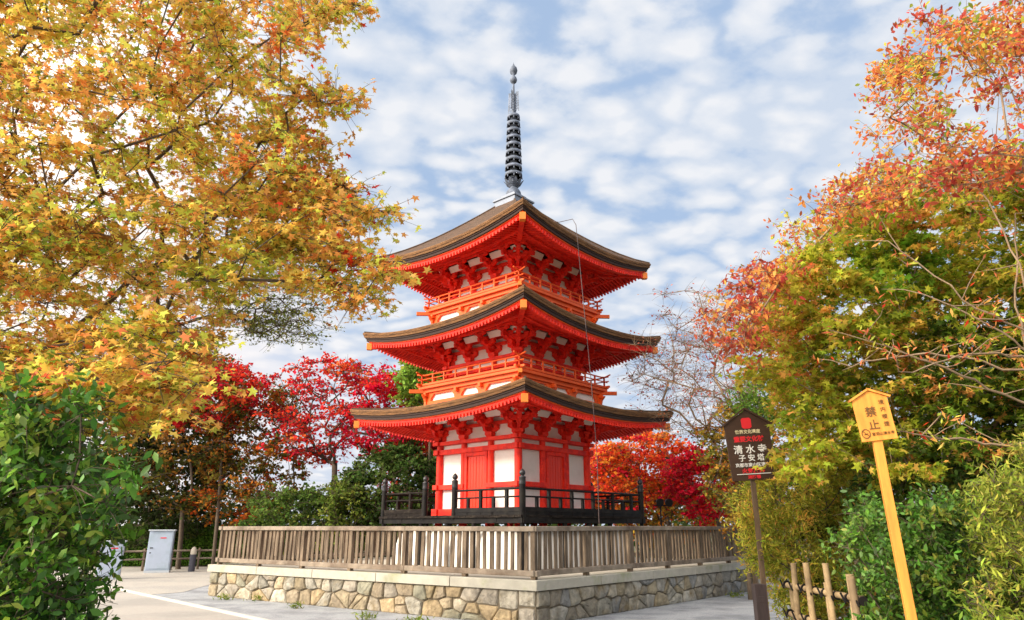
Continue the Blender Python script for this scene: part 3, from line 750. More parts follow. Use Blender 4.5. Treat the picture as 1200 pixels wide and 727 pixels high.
def branch_mesh(name, arr, par, r_tip, power, m_, parent, org, rmax=None, trunk_n=0, sides=6, twigs=None):
    n = len(arr); w = np.ones(n)
    for i in range(n - 1, 0, -1):
        w[par[i]] += w[i] if par[i] >= 0 else 0
    kids = {}
    for i in range(1, n): kids.setdefault(par[i], []).append(i)
    rad = r_tip * w ** power
    if rmax: rad = np.minimum(rad, rmax)
    for i in range(trunk_n): rad[i] = max(rad[i], rad[min(trunk_n, n - 1)]) * (1.0 + .25 * (1 - i / max(1, trunk_n)) ** 2)
    mb_ = MB(); o = Vector(org); done = set()
    stack = [(0, None)]
    while stack:
        i, frm = stack.pop(); chain = [] if frm is None else [frm]; cur = i
        while True:
            chain.append(cur); ks = kids.get(cur, [])
            if not ks: break
            ks = sorted(ks, key=lambda q: -w[q])
            for q in ks[1:]: stack.append((q, cur))
            cur = ks[0]
        if len(chain) > 1:
            pts = [Vector(arr[q]) - o for q in chain]; rs_ = [float(rad[q]) for q in chain]
            if frm is not None: rs_[0] = min(rs_[0], rs_[1] * 1.25)
            rs_[-1] *= .5
            mb_.tube(pts, rs_, sides if rs_[0] > .03 else 4, caps=False)
    for a, b_ in (twigs or []):
        a, b_ = Vector(a), Vector(b_); m2 = a.lerp(b_, .5) + Vector((0, 0, .06 * (b_ - a).length)); mb_.tube([a - o, m2 - o, b_ - o], [r_tip * .9, r_tip * .65, r_tip * .35], 3, caps=False)
    return mb_.build(name, m_, parent)

def palette_cols(n, pal, wts, jitter, r, base=None, follow=.6):
    pal = np.array(pal); idx = r.choice(len(pal), size=n, p=np.array(wts) / sum(wts)); c = pal[idx]
    if base is not None:
        m_ = r.random(n) < follow; c = np.where(m_[:, None], base, c)
    c = c * (1 + r.normal(size=(n, 1)) * jitter) * (1 + r.normal(size=(n, 3)) * jitter * .35)
    return np.clip(c, .004, .9)

def tree(name, label, cat, base, clumps, crad, per, lsize, pal, wts, tmpl=RHOMB, lmat=LEAF, bmat=BRANCH, trunk=None, flat=.6, up=.5, droop=.25, seed=1,
         rtip=.006, power=.42, rmax=.3, group=None, follow=.6, zones=None, shell=False, skel_sub=1.0, jitter=.22, parts=('trunk', 'crown'), edge_thin=None, ntw=9, spread=.22, ntw_draw=True):
    r = np.random.default_rng(seed); base = np.array(base, float)
    root = empty(name, tuple(base), 0, label, cat, group)
    clumps = np.array(clumps, float); tr = trunk or [base, base + np.array((.05, 0, 1.0))]
    ctr = clumps.mean(0)
    if trunk is None:
        h = max(.4, (clumps[:, 2].min() - base[2]) * .9 + .3)
        tr = [base + np.array((0, 0, -.05)), base + (ctr - base) * np.array((.10, .10, 0)) + np.array((0, 0, h * .5)), base + (ctr - base) * np.array((.3, .3, 0)) + np.array((0, 0, h))]
    cl_s = clumps if skel_sub >= 1 else clumps[r.random(len(clumps)) < skel_sub]
    arr, par = skeleton(cl_s, tr, r)
    Pn, Cn, Sn, TW = [], [], [], []
    pal_a = np.array(pal); wt = np.array(wts) / sum(wts)
    for ci, c in enumerate(clumps):
        k = max(3, int(per * r.uniform(.6, 1.4)))
        if edge_thin is not None: k = max(3, int(k * edge_thin(c)))
        cr = crad * r.uniform(.7, 1.3)
        nt_ = ntw; dv = r.normal(size=(nt_, 3)) * np.array((1, 1, flat)); dv = norm(dv) * cr * r.uniform(.75, 1.25, (nt_, 1)); dv[:, 2] -= .12 * cr * droop
        TW += [(c, c + q) for q in dv]
        ti = r.integers(0, nt_, k); tt = r.random(k) ** .65
        p = c + dv[ti] * tt[:, None] + norm(r.normal(size=(k, 3))) * (lsize * .75 + cr * spread) * r.random((k, 1)) * np.array((1, 1, max(flat, .4)))
        if zones is not None: zp, zw = zones(c, r); cc = palette_cols(k, zp, zw, jitter, r, np.array(zp)[r.choice(len(zp), p=np.array(zw) / sum(zw))], follow)
        else: cc = palette_cols(k, pal, wts, jitter, r, pal_a[r.choice(len(pal_a), p=wt)], follow)
        Pn.append(p); Cn.append(cc); Sn.append(lsize * r.uniform(.65, 1.25, size=k))
    branch_mesh(parts[0], arr, par, rtip, power, bmat, root, base, rmax, len(tr), twigs=TW if ntw_draw else None)
    leaf_mesh(parts[1], np.concatenate(Pn), np.concatenate(Sn), np.concatenate(Cn), tmpl, lmat, root, up, droop, base, r)
    return root
def ell(r, n, c, rad, shell=.0):
    """n points in an ellipsoid, pushed outwards when shell > 0"""
    v = norm(r.normal(size=(n, 3))); u = r.random((n, 1)) ** (1 / 3.0); u = u * (1 - shell) + shell * (u ** .3)
    return np.array(c) + v * u * np.array(rad)
def in_poly(x, y, poly):
    ins = False; j = len(poly) - 1
    for i in range(len(poly)):
        if (poly[i][1] > y) != (poly[j][1] > y) and x < (poly[j][0] - poly[i][0]) * (y - poly[i][1]) / (poly[j][1] - poly[i][1]) + poly[i][0]: ins = not ins
        j = i
    return ins
def volume(r, n, poly, y0, y1, ymid=None):
    """n points of a crown surveyed as an outline and a range of depths"""
    xs = [p[0] for p in poly]; ys = [p[1] for p in poly]; out = []
    while len(out) < n:
        x = r.uniform(min(xs), max(xs)); y = r.uniform(min(ys), max(ys))
        if not in_poly(x, y, poly): continue
        Y = y0(x, y, r) if callable(y0) else r.uniform(y0, y1)
        out.append(tuple(unproj(x, y, Y)))
    return np.array(out)

YEL = (.88, .62, .13); ORG = (.90, .41, .11); YG = (.62, .64, .10); GRN = (.26, .36, .05); OCH = (.68, .42, .08); RDD = (.62, .05, .02); PNK = (.72, .20, .09); BRN = (.26, .12, .03)
# ---- big maple at the left, its trunk outside the frame
r = np.random.default_rng(21)
polyL = [(-420, -260), (60, -260), (330, -150), (380, -20), (372, 25), (345, 60), (352, 110), (345, 150), (350, 185), (400, 215), (432, 250), (405, 290), (380, 330), (330, 345), (300, 330), (262, 372), (255, 410), (262, 440), (215, 470), (150, 478), (60, 480), (0, 475), (-420, 470)]
def yL(x, y, r_): return r_.uniform(4.6, 7.6) if x > 200 else r_.uniform(4.0, 8.6)
c1 = volume(r, 1380, polyL, yL, 0)
# sprays reaching out at the right-hand edge
spr = []
for (x0, y0, x1, y1, Y, n_) in ((345, 115, 412, 116, 5.2, 9), (372, 20, 425, 4, 5.4, 9), (400, 240, 462, 254, 5.3, 7), (395, 300, 472, 330, 5.0, 9), (380, 325, 445, 355, 5.1, 7), (330, 205, 425, 225, 5.7, 10), (300, 230, 430, 250, 6.0, 14), (300, 270, 420, 300, 5.6, 14), (340, 150, 375, 190, 5.8, 7)):
    for i in range(n_):
        t = (i + r.random()) / n_; spr.append(tuple(unproj(x0 + (x1 - x0) * t + r.uniform(-3, 3), y0 + (y1 - y0) * t + r.uniform(-6, 6) * (1 - t * .6), Y + r.uniform(-.25, .25))))
cN = volume(r, 95, [(-150, 425), (120, 425), (235, 420), (245, 445), (215, 474), (140, 490), (60, 496), (0, 490), (-150, 488)], 3.8, 5.2)
def zL(c, r_):
    d = c[1] * CC + (c[2] - EYE) * CS; px = 600 + F_PX * c[0] / d; py = 363.5 - F_PX * (-c[1] * CS + (c[2] - EYE) * CC) / d
    if py > 425: return [ORG, YEL, PNK, YG, GRN], [.24, .28, .14, .26, .08]
    if px < 120 and 170 < py < 300: return [OCH, YG, BRN, ORG, GRN], [.35, .25, .15, .15, .1]
    if px > 330: return [ORG, YG, OCH, RDD, YEL], [.30, .28, .2, .05, .17]
    if 230 < px and 260 < py < 330: return [YG, YEL, GRN, ORG], [.46, .26, .14, .14]
    return [YEL, ORG, YG, OCH, GRN, (.86, .50, .26), (.84, .24, .07)], [.25, .25, .24, .09, .06, .06, .05]
def thinL(c):
    d = c[1] * CC + (c[2] - EYE) * CS; px = 600 + F_PX * c[0] / d; py = 363.5 - F_PX * (-c[1] * CS + (c[2] - EYE) * CC) / d
    return .62 if px > 400 or (px > 345 and py < 200) else 1.0
tree('maple_tree', 'large golden and orange maple spreading over the whole upper left of the view, nearest tree', 'tree', (-6.9, 6.6, 0), np.concatenate([c1, np.array(spr), cN]), .30, 98, .045,
     [YEL, ORG], [1, 1], MAPLE, LEAF, BRANCH, trunk=[(-6.9, 6.6, -.05), (-6.8, 6.55, 1.0), (-6.6, 6.5, 2.0), (-6.2, 6.4, 2.9)], flat=.38, up=.55, droop=.5, seed=5, rtip=.0035, power=.43, rmax=.24, zones=zL, edge_thin=thinL, follow=.5)

# ---- small-leaved dark spray behind it (evergreen branch)
r = np.random.default_rng(22)
c2 = volume(r, 70, [(285, 335), (350, 335), (385, 350), (372, 372), (388, 392), (350, 405), (300, 398), (270, 370)], 8.6, 9.6)
c2 = np.concatenate([c2, volume(r, 110, [(-60, 200), (285, 335), (270, 370), (180, 420), (-60, 420)], 8.8, 10.5)])
tree('evergreen_tree', 'sparse small-leaved dark green tree whose twigs show below the golden maple crown', 'tree', (-8.6, 9.8, 0), c2, .30, 34, .045,
     [(.20, .24, .05), (.30, .28, .06), (.12, .15, .03)], [.5, .3, .2], RHOMB, LEAFM, BRANCH, trunk=[(-8.6, 9.8, -.05), (-8.5, 9.7, 1.6), (-8.2, 9.6, 3.2)], flat=.4, seed=6, rtip=.004, rmax=.16)

# ---- glossy evergreen shrub at the lower left
r = np.random.default_rng(23)
polyS = [(-260, 445), (40, 455), (105, 465), (135, 485), (128, 520), (150, 560), (148, 590), (125, 620), (118, 650), (98, 680), (120, 700), (112, 727), (108, 900), (100, 1150), (-260, 1150)]
c3 = volume(r, 900, polyS, lambda x, y, r_: r_.uniform(3.4, 5.2), 0)
c3 = c3[c3[:, 2] > 0.05]
G1, G2, G3, G4 = (.07, .19, .02), (.13, .29, .03), (.035, .09, .018), (.24, .36, .05)
def zS(c, r_):
    if r_.random() < .12: return [G4, (.30, .30, .05), G2], [.5, .2, .3]
    return [G1, G2, G3, G4], [.4, .25, .25, .1]
tree('camellia_shrub', 'dense glossy dark green broadleaf shrub filling the lower left corner', 'shrub', (-3.3, 4.3, 0), c3, .18, 72, .060, [G1], [1], OVAL, LEAFG, BRANCH,
     trunk=[(-3.3, 4.3, -.05), (-3.3, 4.3, .3), (-3.25, 4.3, .6)], flat=.9, up=.35, droop=.7, seed=8, rtip=.003, rmax=.06, zones=zS, parts=('stem', 'foliage'), follow=.5)

# ---- right-hand side: orange cherry-like tree on top
r = np.random.default_rng(24)
polyR = [(1205, -10), (1150, 5), (1120, 22), (1082, 18), (1060, 55), (1022, 90), (1008, 112), (1030, 130), (1008, 160), (1040, 190), (1010, 205), (965, 222), (960, 245), (925, 262), (895, 285), (875, 325), (845, 340), (832, 375), (822, 410), (845, 430), (880, 400), (930, 320), (1000, 262), (1080, 235), (1200, 205), (1500, 160), (1500, -160)]
c4 = volume(r, 620, polyR, lambda x, y, r_: r_.uniform(6.2, 9.0) if x < 1050 else r_.uniform(5.0, 8.4), 0)
def keepR(c):
    d = c[1] * CC + (c[2] - EYE) * CS; px = 600 + F_PX * c[0] / d; py = 363.5 - F_PX * (-c[1] * CS + (c[2] - EYE) * CC) / d
    if 1080 < px < 1230 and 75 < py < 175: return r.random() < .25
    if 1000 < px < 1110 and 150 < py < 200: return r.random() < .4
    return True
c4 = np.array([c for c in c4 if keepR(c)])
RO = (.62, .17, .06); RR_ = (.52, .09, .07); OY = (.70, .42, .09)
def zR(c, r_):
    if c[2] < 4.6 and c[0] < 4: return [RR_, RO, (.42, .09, .05), ORG], [.35, .3, .2, .15]
    return [RO, (.74, .32, .08), RR_, OY, YG, GRN], [.30, .22, .18, .12, .12, .06]
tree('cherry_tree', 'tall tree with loose orange and red slim leaves reaching into the upper right corner', 'tree', (7.4, 7.8, 0), c4, .27, 66, .064, [RO], [1], OVAL, LEAF, PALEBRANCH,
     trunk=[(7.4, 7.8, -.05), (7.3, 7.7, 1.2), (7.1, 7.6, 2.4)], flat=.7, up=.3, droop=.8, seed=9, rtip=.0035, power=.42, rmax=.14, zones=zR, follow=.5)

# ---- olive-green maple in the middle right
r = np.random.default_rng(25)
OL1, OL2, OL3 = (.40, .44, .04), (.54, .46, .06), (.20, .30, .03)
polyO = [(895, 345), (950, 285), (1000, 240), (1060, 205), (1160, 190), (1300, 190), (1450, 300), (1450, 560), (1200, 560), (1060, 560), (960, 560), (905, 545), (885, 480), (880, 420)]
c5 = volume(r, 950, polyO, lambda x, y, r_: r_.uniform(6.6, 9.8), 0)
def clearO(c):      # a gap in the leaves round the notice board
    d = c[1] * CC + (c[2] - EYE) * CS; px = 600 + F_PX * c[0] / d; py = 363.5 - F_PX * (-c[1] * CS + (c[2] - EYE) * CC) / d
    return not (805 < px < 928 and 445 < py < 610 and c[1] < 8.6) and not (975 < px < 1075 and 440 < py < 545 and c[1] < 5.2)
c5 = np.array([c for c in c5 if clearO(c)])
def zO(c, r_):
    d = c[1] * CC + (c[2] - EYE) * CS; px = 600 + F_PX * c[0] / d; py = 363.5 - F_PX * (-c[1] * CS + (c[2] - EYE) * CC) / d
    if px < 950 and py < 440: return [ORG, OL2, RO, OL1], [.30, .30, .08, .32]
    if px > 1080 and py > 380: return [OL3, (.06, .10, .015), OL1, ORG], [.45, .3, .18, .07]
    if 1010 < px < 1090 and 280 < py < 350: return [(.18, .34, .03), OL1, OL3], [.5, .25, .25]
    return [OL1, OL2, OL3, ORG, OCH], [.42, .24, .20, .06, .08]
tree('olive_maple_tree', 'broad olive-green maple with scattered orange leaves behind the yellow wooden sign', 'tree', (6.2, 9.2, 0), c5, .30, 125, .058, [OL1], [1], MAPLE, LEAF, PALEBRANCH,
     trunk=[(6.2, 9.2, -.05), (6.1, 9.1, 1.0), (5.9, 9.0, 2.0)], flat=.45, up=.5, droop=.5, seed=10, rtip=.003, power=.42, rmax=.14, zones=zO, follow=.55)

# bare pale twigs crossing in front of it
def twig_bush(name, label, base, targets, seed, lsize=.07):
    r_ = np.random.default_rng(seed); arr = [np.array(base)]; par = [-1]; leaves = []
    for (a, b_) in targets:
        a, b_ = np.array(a), np.array(b_); arr.append(a); par.append(0); last = len(arr) - 1; n = 14; L = np.linalg.norm(b_ - a); off = r_.normal(size=3) * .06 * L
        for i in range(1, n + 1):
            t = i / n; q = a + (b_ - a) * t + off * math.sin(math.pi * t) + r_.normal(size=3) * .012
            arr.append(q); par.append(last); last = len(arr) - 1
            if i > 3 and r_.random() < .6:
                dd = r_.normal(size=3); dd[2] = abs(dd[2]) * .5; e = q + dd / np.linalg.norm(dd) * r_.uniform(.15, .4); m2 = (q + e) / 2 + r_.normal(size=3) * .02
                arr.append(m2); par.append(last); arr.append(e); par.append(len(arr) - 2); leaves += [e, e, m2, q]
    root = empty(name, tuple(base), 0, label, 'tree')
    branch_mesh('trunk', arr, par, .0028, .40, PALEBRANCH, root, base, .017, 1)
    P = np.array(leaves); P = np.concatenate([P + r_.normal(size=P.shape) * .03 for _ in range(2)])
    leaf_mesh('crown', P, lsize * r_.uniform(.6, 1.2, len(P)), palette_cols(len(P), [PNK, ORG, YG, RDD], [.4, .3, .2, .1], .2, r_), SLIM, LEAF, root, .3, .8, base, r_)
U_ = lambda x, y, Y: tuple(unproj(x, y, Y))
twig_bush('bare_sapling', 'thin nearly bare sapling with long pale twigs crossing in front of olive maple', (5.0, 5.2, 0),
          [(U_(1260, 500, 5.3), U_(1010, 395, 5.2)), (U_(1260, 470, 5.2), U_(1080, 345, 5.0)), (U_(1240, 520, 5.4), U_(1140, 200, 5.2)), (U_(1250, 430, 5.3), U_(1055, 440, 5.0)),
           (U_(1260, 400, 5.3), U_(1040, 280, 5.3)), (U_(1250, 520, 5.0), U_(1060, 505, 4.9)), (U_(1230, 520, 5.6), U_(1190, 250, 5.4)), (U_(1250, 450, 5.5), U_(985, 432, 5.6))], 31)

# ---- shrubs and hedge on the right
def shrub(name, label, poly, Y0, Y1, n, crad, per, ls, pal, wts, tmpl, lm, seed, base, flat=.9, up=.35, droop=.6, stems=True, cat='shrub', zmin=.03, follow=.55):
    r_ = np.random.default_rng(seed); c = volume(r_, n, poly, Y0, Y1); c = c[c[:, 2] > zmin]
    return tree(name, label, cat, base, c, crad, per, ls, pal, wts, tmpl, lm, BRANCH, trunk=[(base[0], base[1], -.05), (base[0], base[1], .2), (base[0], base[1], .45)], flat=flat, up=up, droop=droop, seed=seed, rtip=.003, rmax=.05, parts=('stem', 'foliage'), follow=follow)
YGN = (.42, .44, .05); YGD = (.28, .32, .04); YLW = (.60, .50, .07)
shrub('yellowing_bush', 'bushy yellow-green plant hanging around the foot of the dark brown notice post', [(872, 560), (900, 545), (950, 540), (990, 545), (1005, 600), (1000, 680), (985, 760), (985, 1000), (925, 1000), (918, 700), (893, 690), (878, 655), (860, 620)], 8.1, 9.6,
      330, .20, 130, .070, [YGN, YGD, YLW, OCH], [.4, .25, .22, .13], SLIM, LEAFM, 41, (3.9, 9.0, 0), flat=1.2)
shrub('dark_hedge', 'tall dark green hedge at the back on the right below the olive maple', [(930, 540), (1300, 500), (1500, 500), (1500, 1000), (935, 1000)], 9.0, 10.3,
      620, .26, 90, .085, [(.05, .09, .018), (.08, .14, .02), (.03, .05, .012), (.14, .16, .03)], [.4, .3, .2, .1], OVAL, LEAFM, 42, (6.2, 9.8, 0), cat='hedge')
shrub('green_shrub', 'bright green leafy shrub between the bamboo fence and the yellow sign post', [(990, 600), (1020, 588), (1060, 592), (1110, 580), (1150, 600), (1150, 1100), (1000, 1100), (1000, 700), (990, 650)], 5.4, 6.8,
      420, .17, 95, .055, [(.08, .19, .025), (.14, .27, .035), (.05, .11, .02), (.22, .26, .04)], [.4, .28, .2, .12], OVAL, LEAFG, 43, (3.6, 6.1, 0))
shrub('feathery_shrub', 'feathery pale yellow-green shrub at the far right edge', [(1210, 505), (1180, 512), (1160, 545), (1138, 590), (1128, 640), (1140, 680), (1120, 740), (1125, 1200), (1420, 1200), (1420, 500)], 4.6, 5.6,
      520, .15, 120, .060, [(.34, .38, .06), (.24, .31, .04), (.42, .36, .08), (.15, .22, .03)], [.36, .3, .17, .17], SLIM, LEAFM, 44, (4.3, 5.2, 0), flat=1.1)
shrub('shaded_shrub', 'dark green shrub behind the yellow sign post', [(1010, 545), (1160, 520), (1330, 520), (1330, 1000), (1010, 1000)], 6.9, 8.2,
      480, .21, 95, .065, [(.05, .10, .02), (.09, .15, .025), (.16, .20, .03), (.30, .18, .04)], [.42, .3, .2, .08], OVAL, LEAFM, 45, (4.9, 7.6, 0))
shrub('bright_bush', 'small fresh green bush peeping over the dark brown notice board', [(865, 455), (890, 440), (915, 445), (918, 480), (900, 500), (872, 490)], 10.8, 11.6,
      40, .25, 60, .06, [(.12, .24, .03), (.20, .30, .04)], [.6, .4], OVAL, LEAFM, 46, (4.3, 11.2, 0), cat='tree')

# ------------------------------------------------------------------ bamboo fence and its dark end post
BAMB = mat('pale_bamboo', (.36, .26, .14), .6, var=.2, scale=6, second=(.20, .14, .08), mix_scale=4)
bf = empty('bamboo_fence', (2.62, 7.25, 0), 0, 'low lattice fence of pale bamboo poles tied with dark cord at lower right', 'fence')
bo_ = Vector((2.62, 7.25, 0)); F0 = Vector((2.70, 7.2, 0)); F1 = Vector((2.66, 5.6, 0)); rr = random.Random(5)
def bamboo(b, a, c, rad):
    a, c = Vector(a), Vector(c); n = max(2, int((c - a).length / .28)); pts = []; rs_ = []
    for i in range(n + 1):
        t = i / n
        for dt, k in ((-.012, 1), (0, 1.12), (.012, 1)):
            tt = t + dt
            if 0 <= tt <= 1: pts.append(a.lerp(c, tt)); rs_.append(rad * k)
    b.tube(pts, rs_, 10)
for i in range(8):
    t = i / 7; p = F0.lerp(F1, t); b = MB(); h = (1.05, 1.30, 1.0, 1.34, 1.22, 1.34, 1.28, 1.3)[i] + rr.uniform(-.03, .03)
    off = Vector((-.035 if i % 2 else .035, 0, 0)); bamboo(b, p + off - bo_ + Vector((0, 0, -.03)), p + off - bo_ + Vector((rr.uniform(-.03, .03), rr.uniform(-.03, .03), h)), .024 + .006 * rr.random())
    b.build('upright', BAMB, bf)
for z in (1.10, .84, .45):
    b = MB(); bamboo(b, F0 + Vector((0, .05, z)) - bo_, F1 + Vector((0, 0, z + .02)) - bo_, .026); o = b.build('rail', BAMB, bf)
    for i in range(8):
        c = MB(); p = F0.lerp(F1, i / 7) + Vector((0, 0, z + .01)) - bo_; c.tube([p + Vector((0, -.012, -.0)), p + Vector((0, .012, .0))], .036, 10)
        c.bar(p + Vector((-.05, -.035, -.035)), p + Vector((-.05, .035, .035)), .012, .012)
        c.build('cord', BLACK, o)
b = MB(); pw = unproj(893, 727, 7.35); b.box(-.055, .055, -.055, .055, -.05, 1.10); b.box(-.03, .03, -.058, -.05, .93, .99)
tag(b.build('dark_post', mat('dark_stained_wood', (.05, .035, .035), .6, var=.25, scale=5, stretch=(5, 5, 1)), bevel=.006), 'short square dark brown post at the near end of the bamboo fence', 'post').location = (pw.x, 7.35, 0)

# ------------------------------------------------------------------ signs
def text_mesh(body, size, name, m_, parent, loc, squash=1.0, ext=.0012, bold=.0):
    cu = bpy.data.curves.new(name, 'FONT'); cu.body = body; cu.size = size; cu.align_x = 'CENTER'; cu.align_y = 'CENTER'; cu.extrude = ext; cu.offset = bold; cu.resolution_u = 3
    t = bpy.data.objects.new('tmp_text', cu); COL.objects.link(t); bpy.context.view_layer.update()
    me = bpy.data.meshes.new_from_object(t.evaluated_get(bpy.context.evaluated_depsgraph_get())); bpy.data.objects.remove(t, do_unlink=True)
    for v in me.vertices: x, y, z = v.co; v.co = (x * squash, -z, y)
    me.materials.clear(); me.name = name; o = link_mesh(name, me, m_, parent); o.location = loc; return o
WT = mat('white_lettering', (.78, .76, .72), .7); RT = mat('red_lettering', (.72, .02, .03), .6); CT = mat('cream_lettering', (.70, .62, .38), .7); KT = mat('black_lettering', (.03, .025, .02), .7)
SY = 8.0; a_ = unproj(875, 522, SY)
s1 = empty('notice_board_sign', (a_.x + .02, SY, 0), R(-6), 'dark brown house-shaped notice board with red and white Japanese lettering on a thin post', 'sign')
b = MB(); b.bar((.02, .05, -.05), (.02, .05, a_.z + .1), .05, .05, (0, 1, 0)); b.build('post', mat('sign_post_wood', (.13, .085, .05), .8, var=.3, scale=5, stretch=(5, 5, 1)), s1)
SBW = mat('dark_brown_board', (.055, .026, .014), .6, var=.2, scale=4, stretch=(1, 1, 5))
zb = a_.z; hw = .245; zt = unproj(862, 497, SY).z; zk = unproj(868, 484, SY).z; z0 = unproj(880, 563, SY).z
b = MB(); b.prism([(-hw, z0), (hw, z0), (hw + .01, zt), (0.0, zk + .03), (-hw - .01, zt)], -.0, .03); bd = b.build('board', SBW, s1, bevel=.004)
b = MB(); b.bar((-hw - .045, .015, zt - .02), (.004, .015, zk + .055), .075, .02); b.bar((hw + .045, .015, zt - .02), (-.004, .015, zk + .0551), .075, .02); b.build('roof_strip', SBW, bd)
Hs = zk - z0; Z = lambda t: zk - t * Hs
b = MB(); pz = Z(.16); k = .055
b.prism([(-k, pz - k * .8), (-k * .6, pz - k * 1.1), (k * .6, pz - k * 1.1), (k, pz - k * .8), (k * 1.05, pz + k * .8), (k * .7, pz + k * 1.15), (-k * .7, pz + k * 1.15), (-k * 1.05, pz + k * .8)], -.004, -.0005); b.build('emblem', RT, bd)
def line(body, size, m_, x, t, sq=1.0, bold=.0, par=None): return text_mesh(body, size, 'lettering', m_, par or bd, (x, -.003, Z(t)), sq, bold=bold)
line('世界文化遺産', .048, CT, 0, .29, 1.0, .0012); line('重要文化財', .068, RT, 0, .40, 1.0, .0022)
line('清 水 寺', .105, WT, 0, .555, 1.0, .0018); line('子 安 塔', .082, WT, 0.0, .68, 1.0, .0015); line('京都市東山区清水', .048, WT, 0, .78, 1.0, .001); line('火気厳禁', .058, RT, 0, .865, 1.1, .0018); line('消防署', .04, RT, 0, .955, 1.2, .0015)
b = MB(); b.box(-.19, .19, -.004, -.0005, Z(.912), Z(.902)); b.build('white_rule', WT, bd)

def roll(o, ang, x, z):
    o.matrix_local = Matrix.Translation((x, 0, z)) @ Matrix.Rotation(ang, 4, 'Y') @ Matrix.Translation((-x, 0, -z))
roll(bd, R(-3), 0, zt)
YW = mat('honey_yellow_wood', (.68, .285, .045), .6, var=.14, scale=4, second=(.56, .21, .035), mix_scale=2.5, stretch=(6, 6, .8))
KB = mat('faded_black_lettering', (.13, .065, .02), .8); SY2 = 4.9; q0 = unproj(1029, 518, SY2); q1 = unproj(1022, 458, SY2)
s2 = empty('wooden_sign', (q0.x, SY2, 0), R(-14), 'honey-yellow wooden sign board with black lettering on a tall square post at right', 'sign')
b = MB(); b.bar((.075, .04, -.05), (.0, .04, q0.z + .12), .06, .055, (0, 1, 0)); b.build('post', YW, s2, bevel=.004)
hw = .118; zb0 = q0.z + .01; zk2 = q1.z - .01; zs = zk2 - .045
b = MB(); b.prism([(-hw, zb0), (hw, zb0), (hw, zs), (0, zk2 + .01), (-hw, zs)], -.0, .022); b2 = b.build('board', YW, s2, bevel=.003)
b = MB(); b.bar((-hw - .02, .01, zs - .004), (.003, .01, zk2 + .022), .05, .014); b.bar((hw + .02, .01, zs - .004), (-.003, .01, zk2 + .0221), .05, .014); b.build('roof_strip', YW, b2)
H2 = zk2 - zb0
for i, ch in enumerate('禁止'): text_mesh(ch, .075, 'lettering', KB, b2, (-.015, -.003, zb0 + H2 * (.58 - .27 * i)), 1, bold=.001)
for i, ch in enumerate('境内喫煙'): text_mesh(ch, .036, 'lettering', KB, b2, (.068, -.003, zb0 + H2 * (.76 - .15 * i)))
text_mesh('音羽山清水寺', .025, 'lettering', KB, b2, (.03, -.003, zb0 + H2 * .13))
b = MB(); n = 28; P_ = []
for rad_ in (.030, .024):
    for i in range(n): t = 2 * math.pi * i / n; P_.append((-.082 + rad_ * math.cos(t), -.003, zb0 + .055 + rad_ * 1.15 * math.sin(t)))
b.add(P_, [(i, (i + 1) % n, n + (i + 1) % n, n + i) for i in range(n)]); b.bar((-.102, -.003, zb0 + .078), (-.062, -.003, zb0 + .034), .003, .006, (0, 1, 0)); b.bar((-.095, -.004, zb0 + .052), (-.069, -.004, zb0 + .056), .003, .006, (0, 1, 0)); b.build('no_smoking_mark', KB, b2)

roll(b2, R(-5.5), 0, zb0 + H2 / 2)
# ------------------------------------------------------------------ cabinets, low rail, bollard, hedge at the back left
CABM = mat('pale_blue_steel', (.40, .47, .60), .45, var=.06, scale=2, second=(.33, .41, .50), mix_scale=1.6); CABS = mat('cabinet_grey', (.45, .50, .56), .45, var=.05)
def cabinet(px, py, w, h, rz, label):
    p = g(px, py); c = empty('utility_cabinet', (p.x, p.y, 0), rz, label, 'cabinet', 'utility cabinets by the path')
    b = MB(); b.box(-w / 2, w / 2, -.20, .20, 0, .08); b.build('base', CABS, c)
    b = MB(); b.box(-w / 2 + .01, w / 2 - .01, -.19, .19, .08, h); b.build('body', CABM, c, bevel=.012)
    b = MB(); b.box(-w / 2 - .03, w / 2 + .03, -.24, .24, h, h + .05); b.build('top', CABS, c, bevel=.01)
    b = MB(); b.box(-w / 2 + .05, w / 2 - .05, -.205, -.192, .14, h - .05); d_ = b.build('door', CABM, c, bevel=.004)
    b = MB(); b.box(-w / 2 + .10, -w / 2 + .20, -.222, -.206, h * .58, h * .58 + .035); b.build('handle', KT, d_)
    b = MB(); b.box(-.02, .18, -.212, -.2055, h * .82, h * .82 + .035); b.build('notice', RT, d_)
    b = MB(); b.box(-w / 2 + .10, -w / 2 + .15, -.212, -.2055, h * .46, h * .46 + .04); b.build('keyhole', KT, d_)
cabinet(184, 671, .86, 1.48, R(18), 'tall pale blue steel cabinet standing clear of the shrub on the plaza edge')
cabinet(126, 679, .70, 1.15, R(24), 'pale grey-blue steel cabinet half hidden behind the glossy shrub')
rf = empty('low_rail_fence', tuple(g(150, 668)), 0, 'low wooden two-rail fence in front of the clipped hedge beyond the cabinets', 'fence')
ro0 = g(150, 668); e0, e1 = g(60, 672), g(262, 666.5)
for i in range(7):
    p = e0.lerp(e1, i / 6) - ro0; b = MB(); b.tube([p, p + Vector((0, 0, .82))], .05, 8); b.build('post', WOOD, rf)
for z in (.42, .72):
    b = MB(); b.tube([e0 - ro0 + Vector((0, -.03, z)), e1 - ro0 + Vector((0, -.03, z))], .035, 8); b.build('rail', WOODRAIL, rf)
p = g(224, 670); bl = empty('bollard', tuple(p), 0, 'short dark bollard with a pale rounded top left of the platform', 'bollard')
b = MB(); b.lathe([(.12, 0), (.115, .62)], (0, 0, 0), 14); b.build('shaft', mat('dark_bollard', (.06, .06, .08), .6), bl)
b = MB(); b.lathe([(.11, .62), (.12, .66), (.10, .80), (.05, .88), (0, .90)], (0, 0, 0), 14); b.build('cap', mat('pale_bollard_cap', (.5, .45, .38), .7), bl)

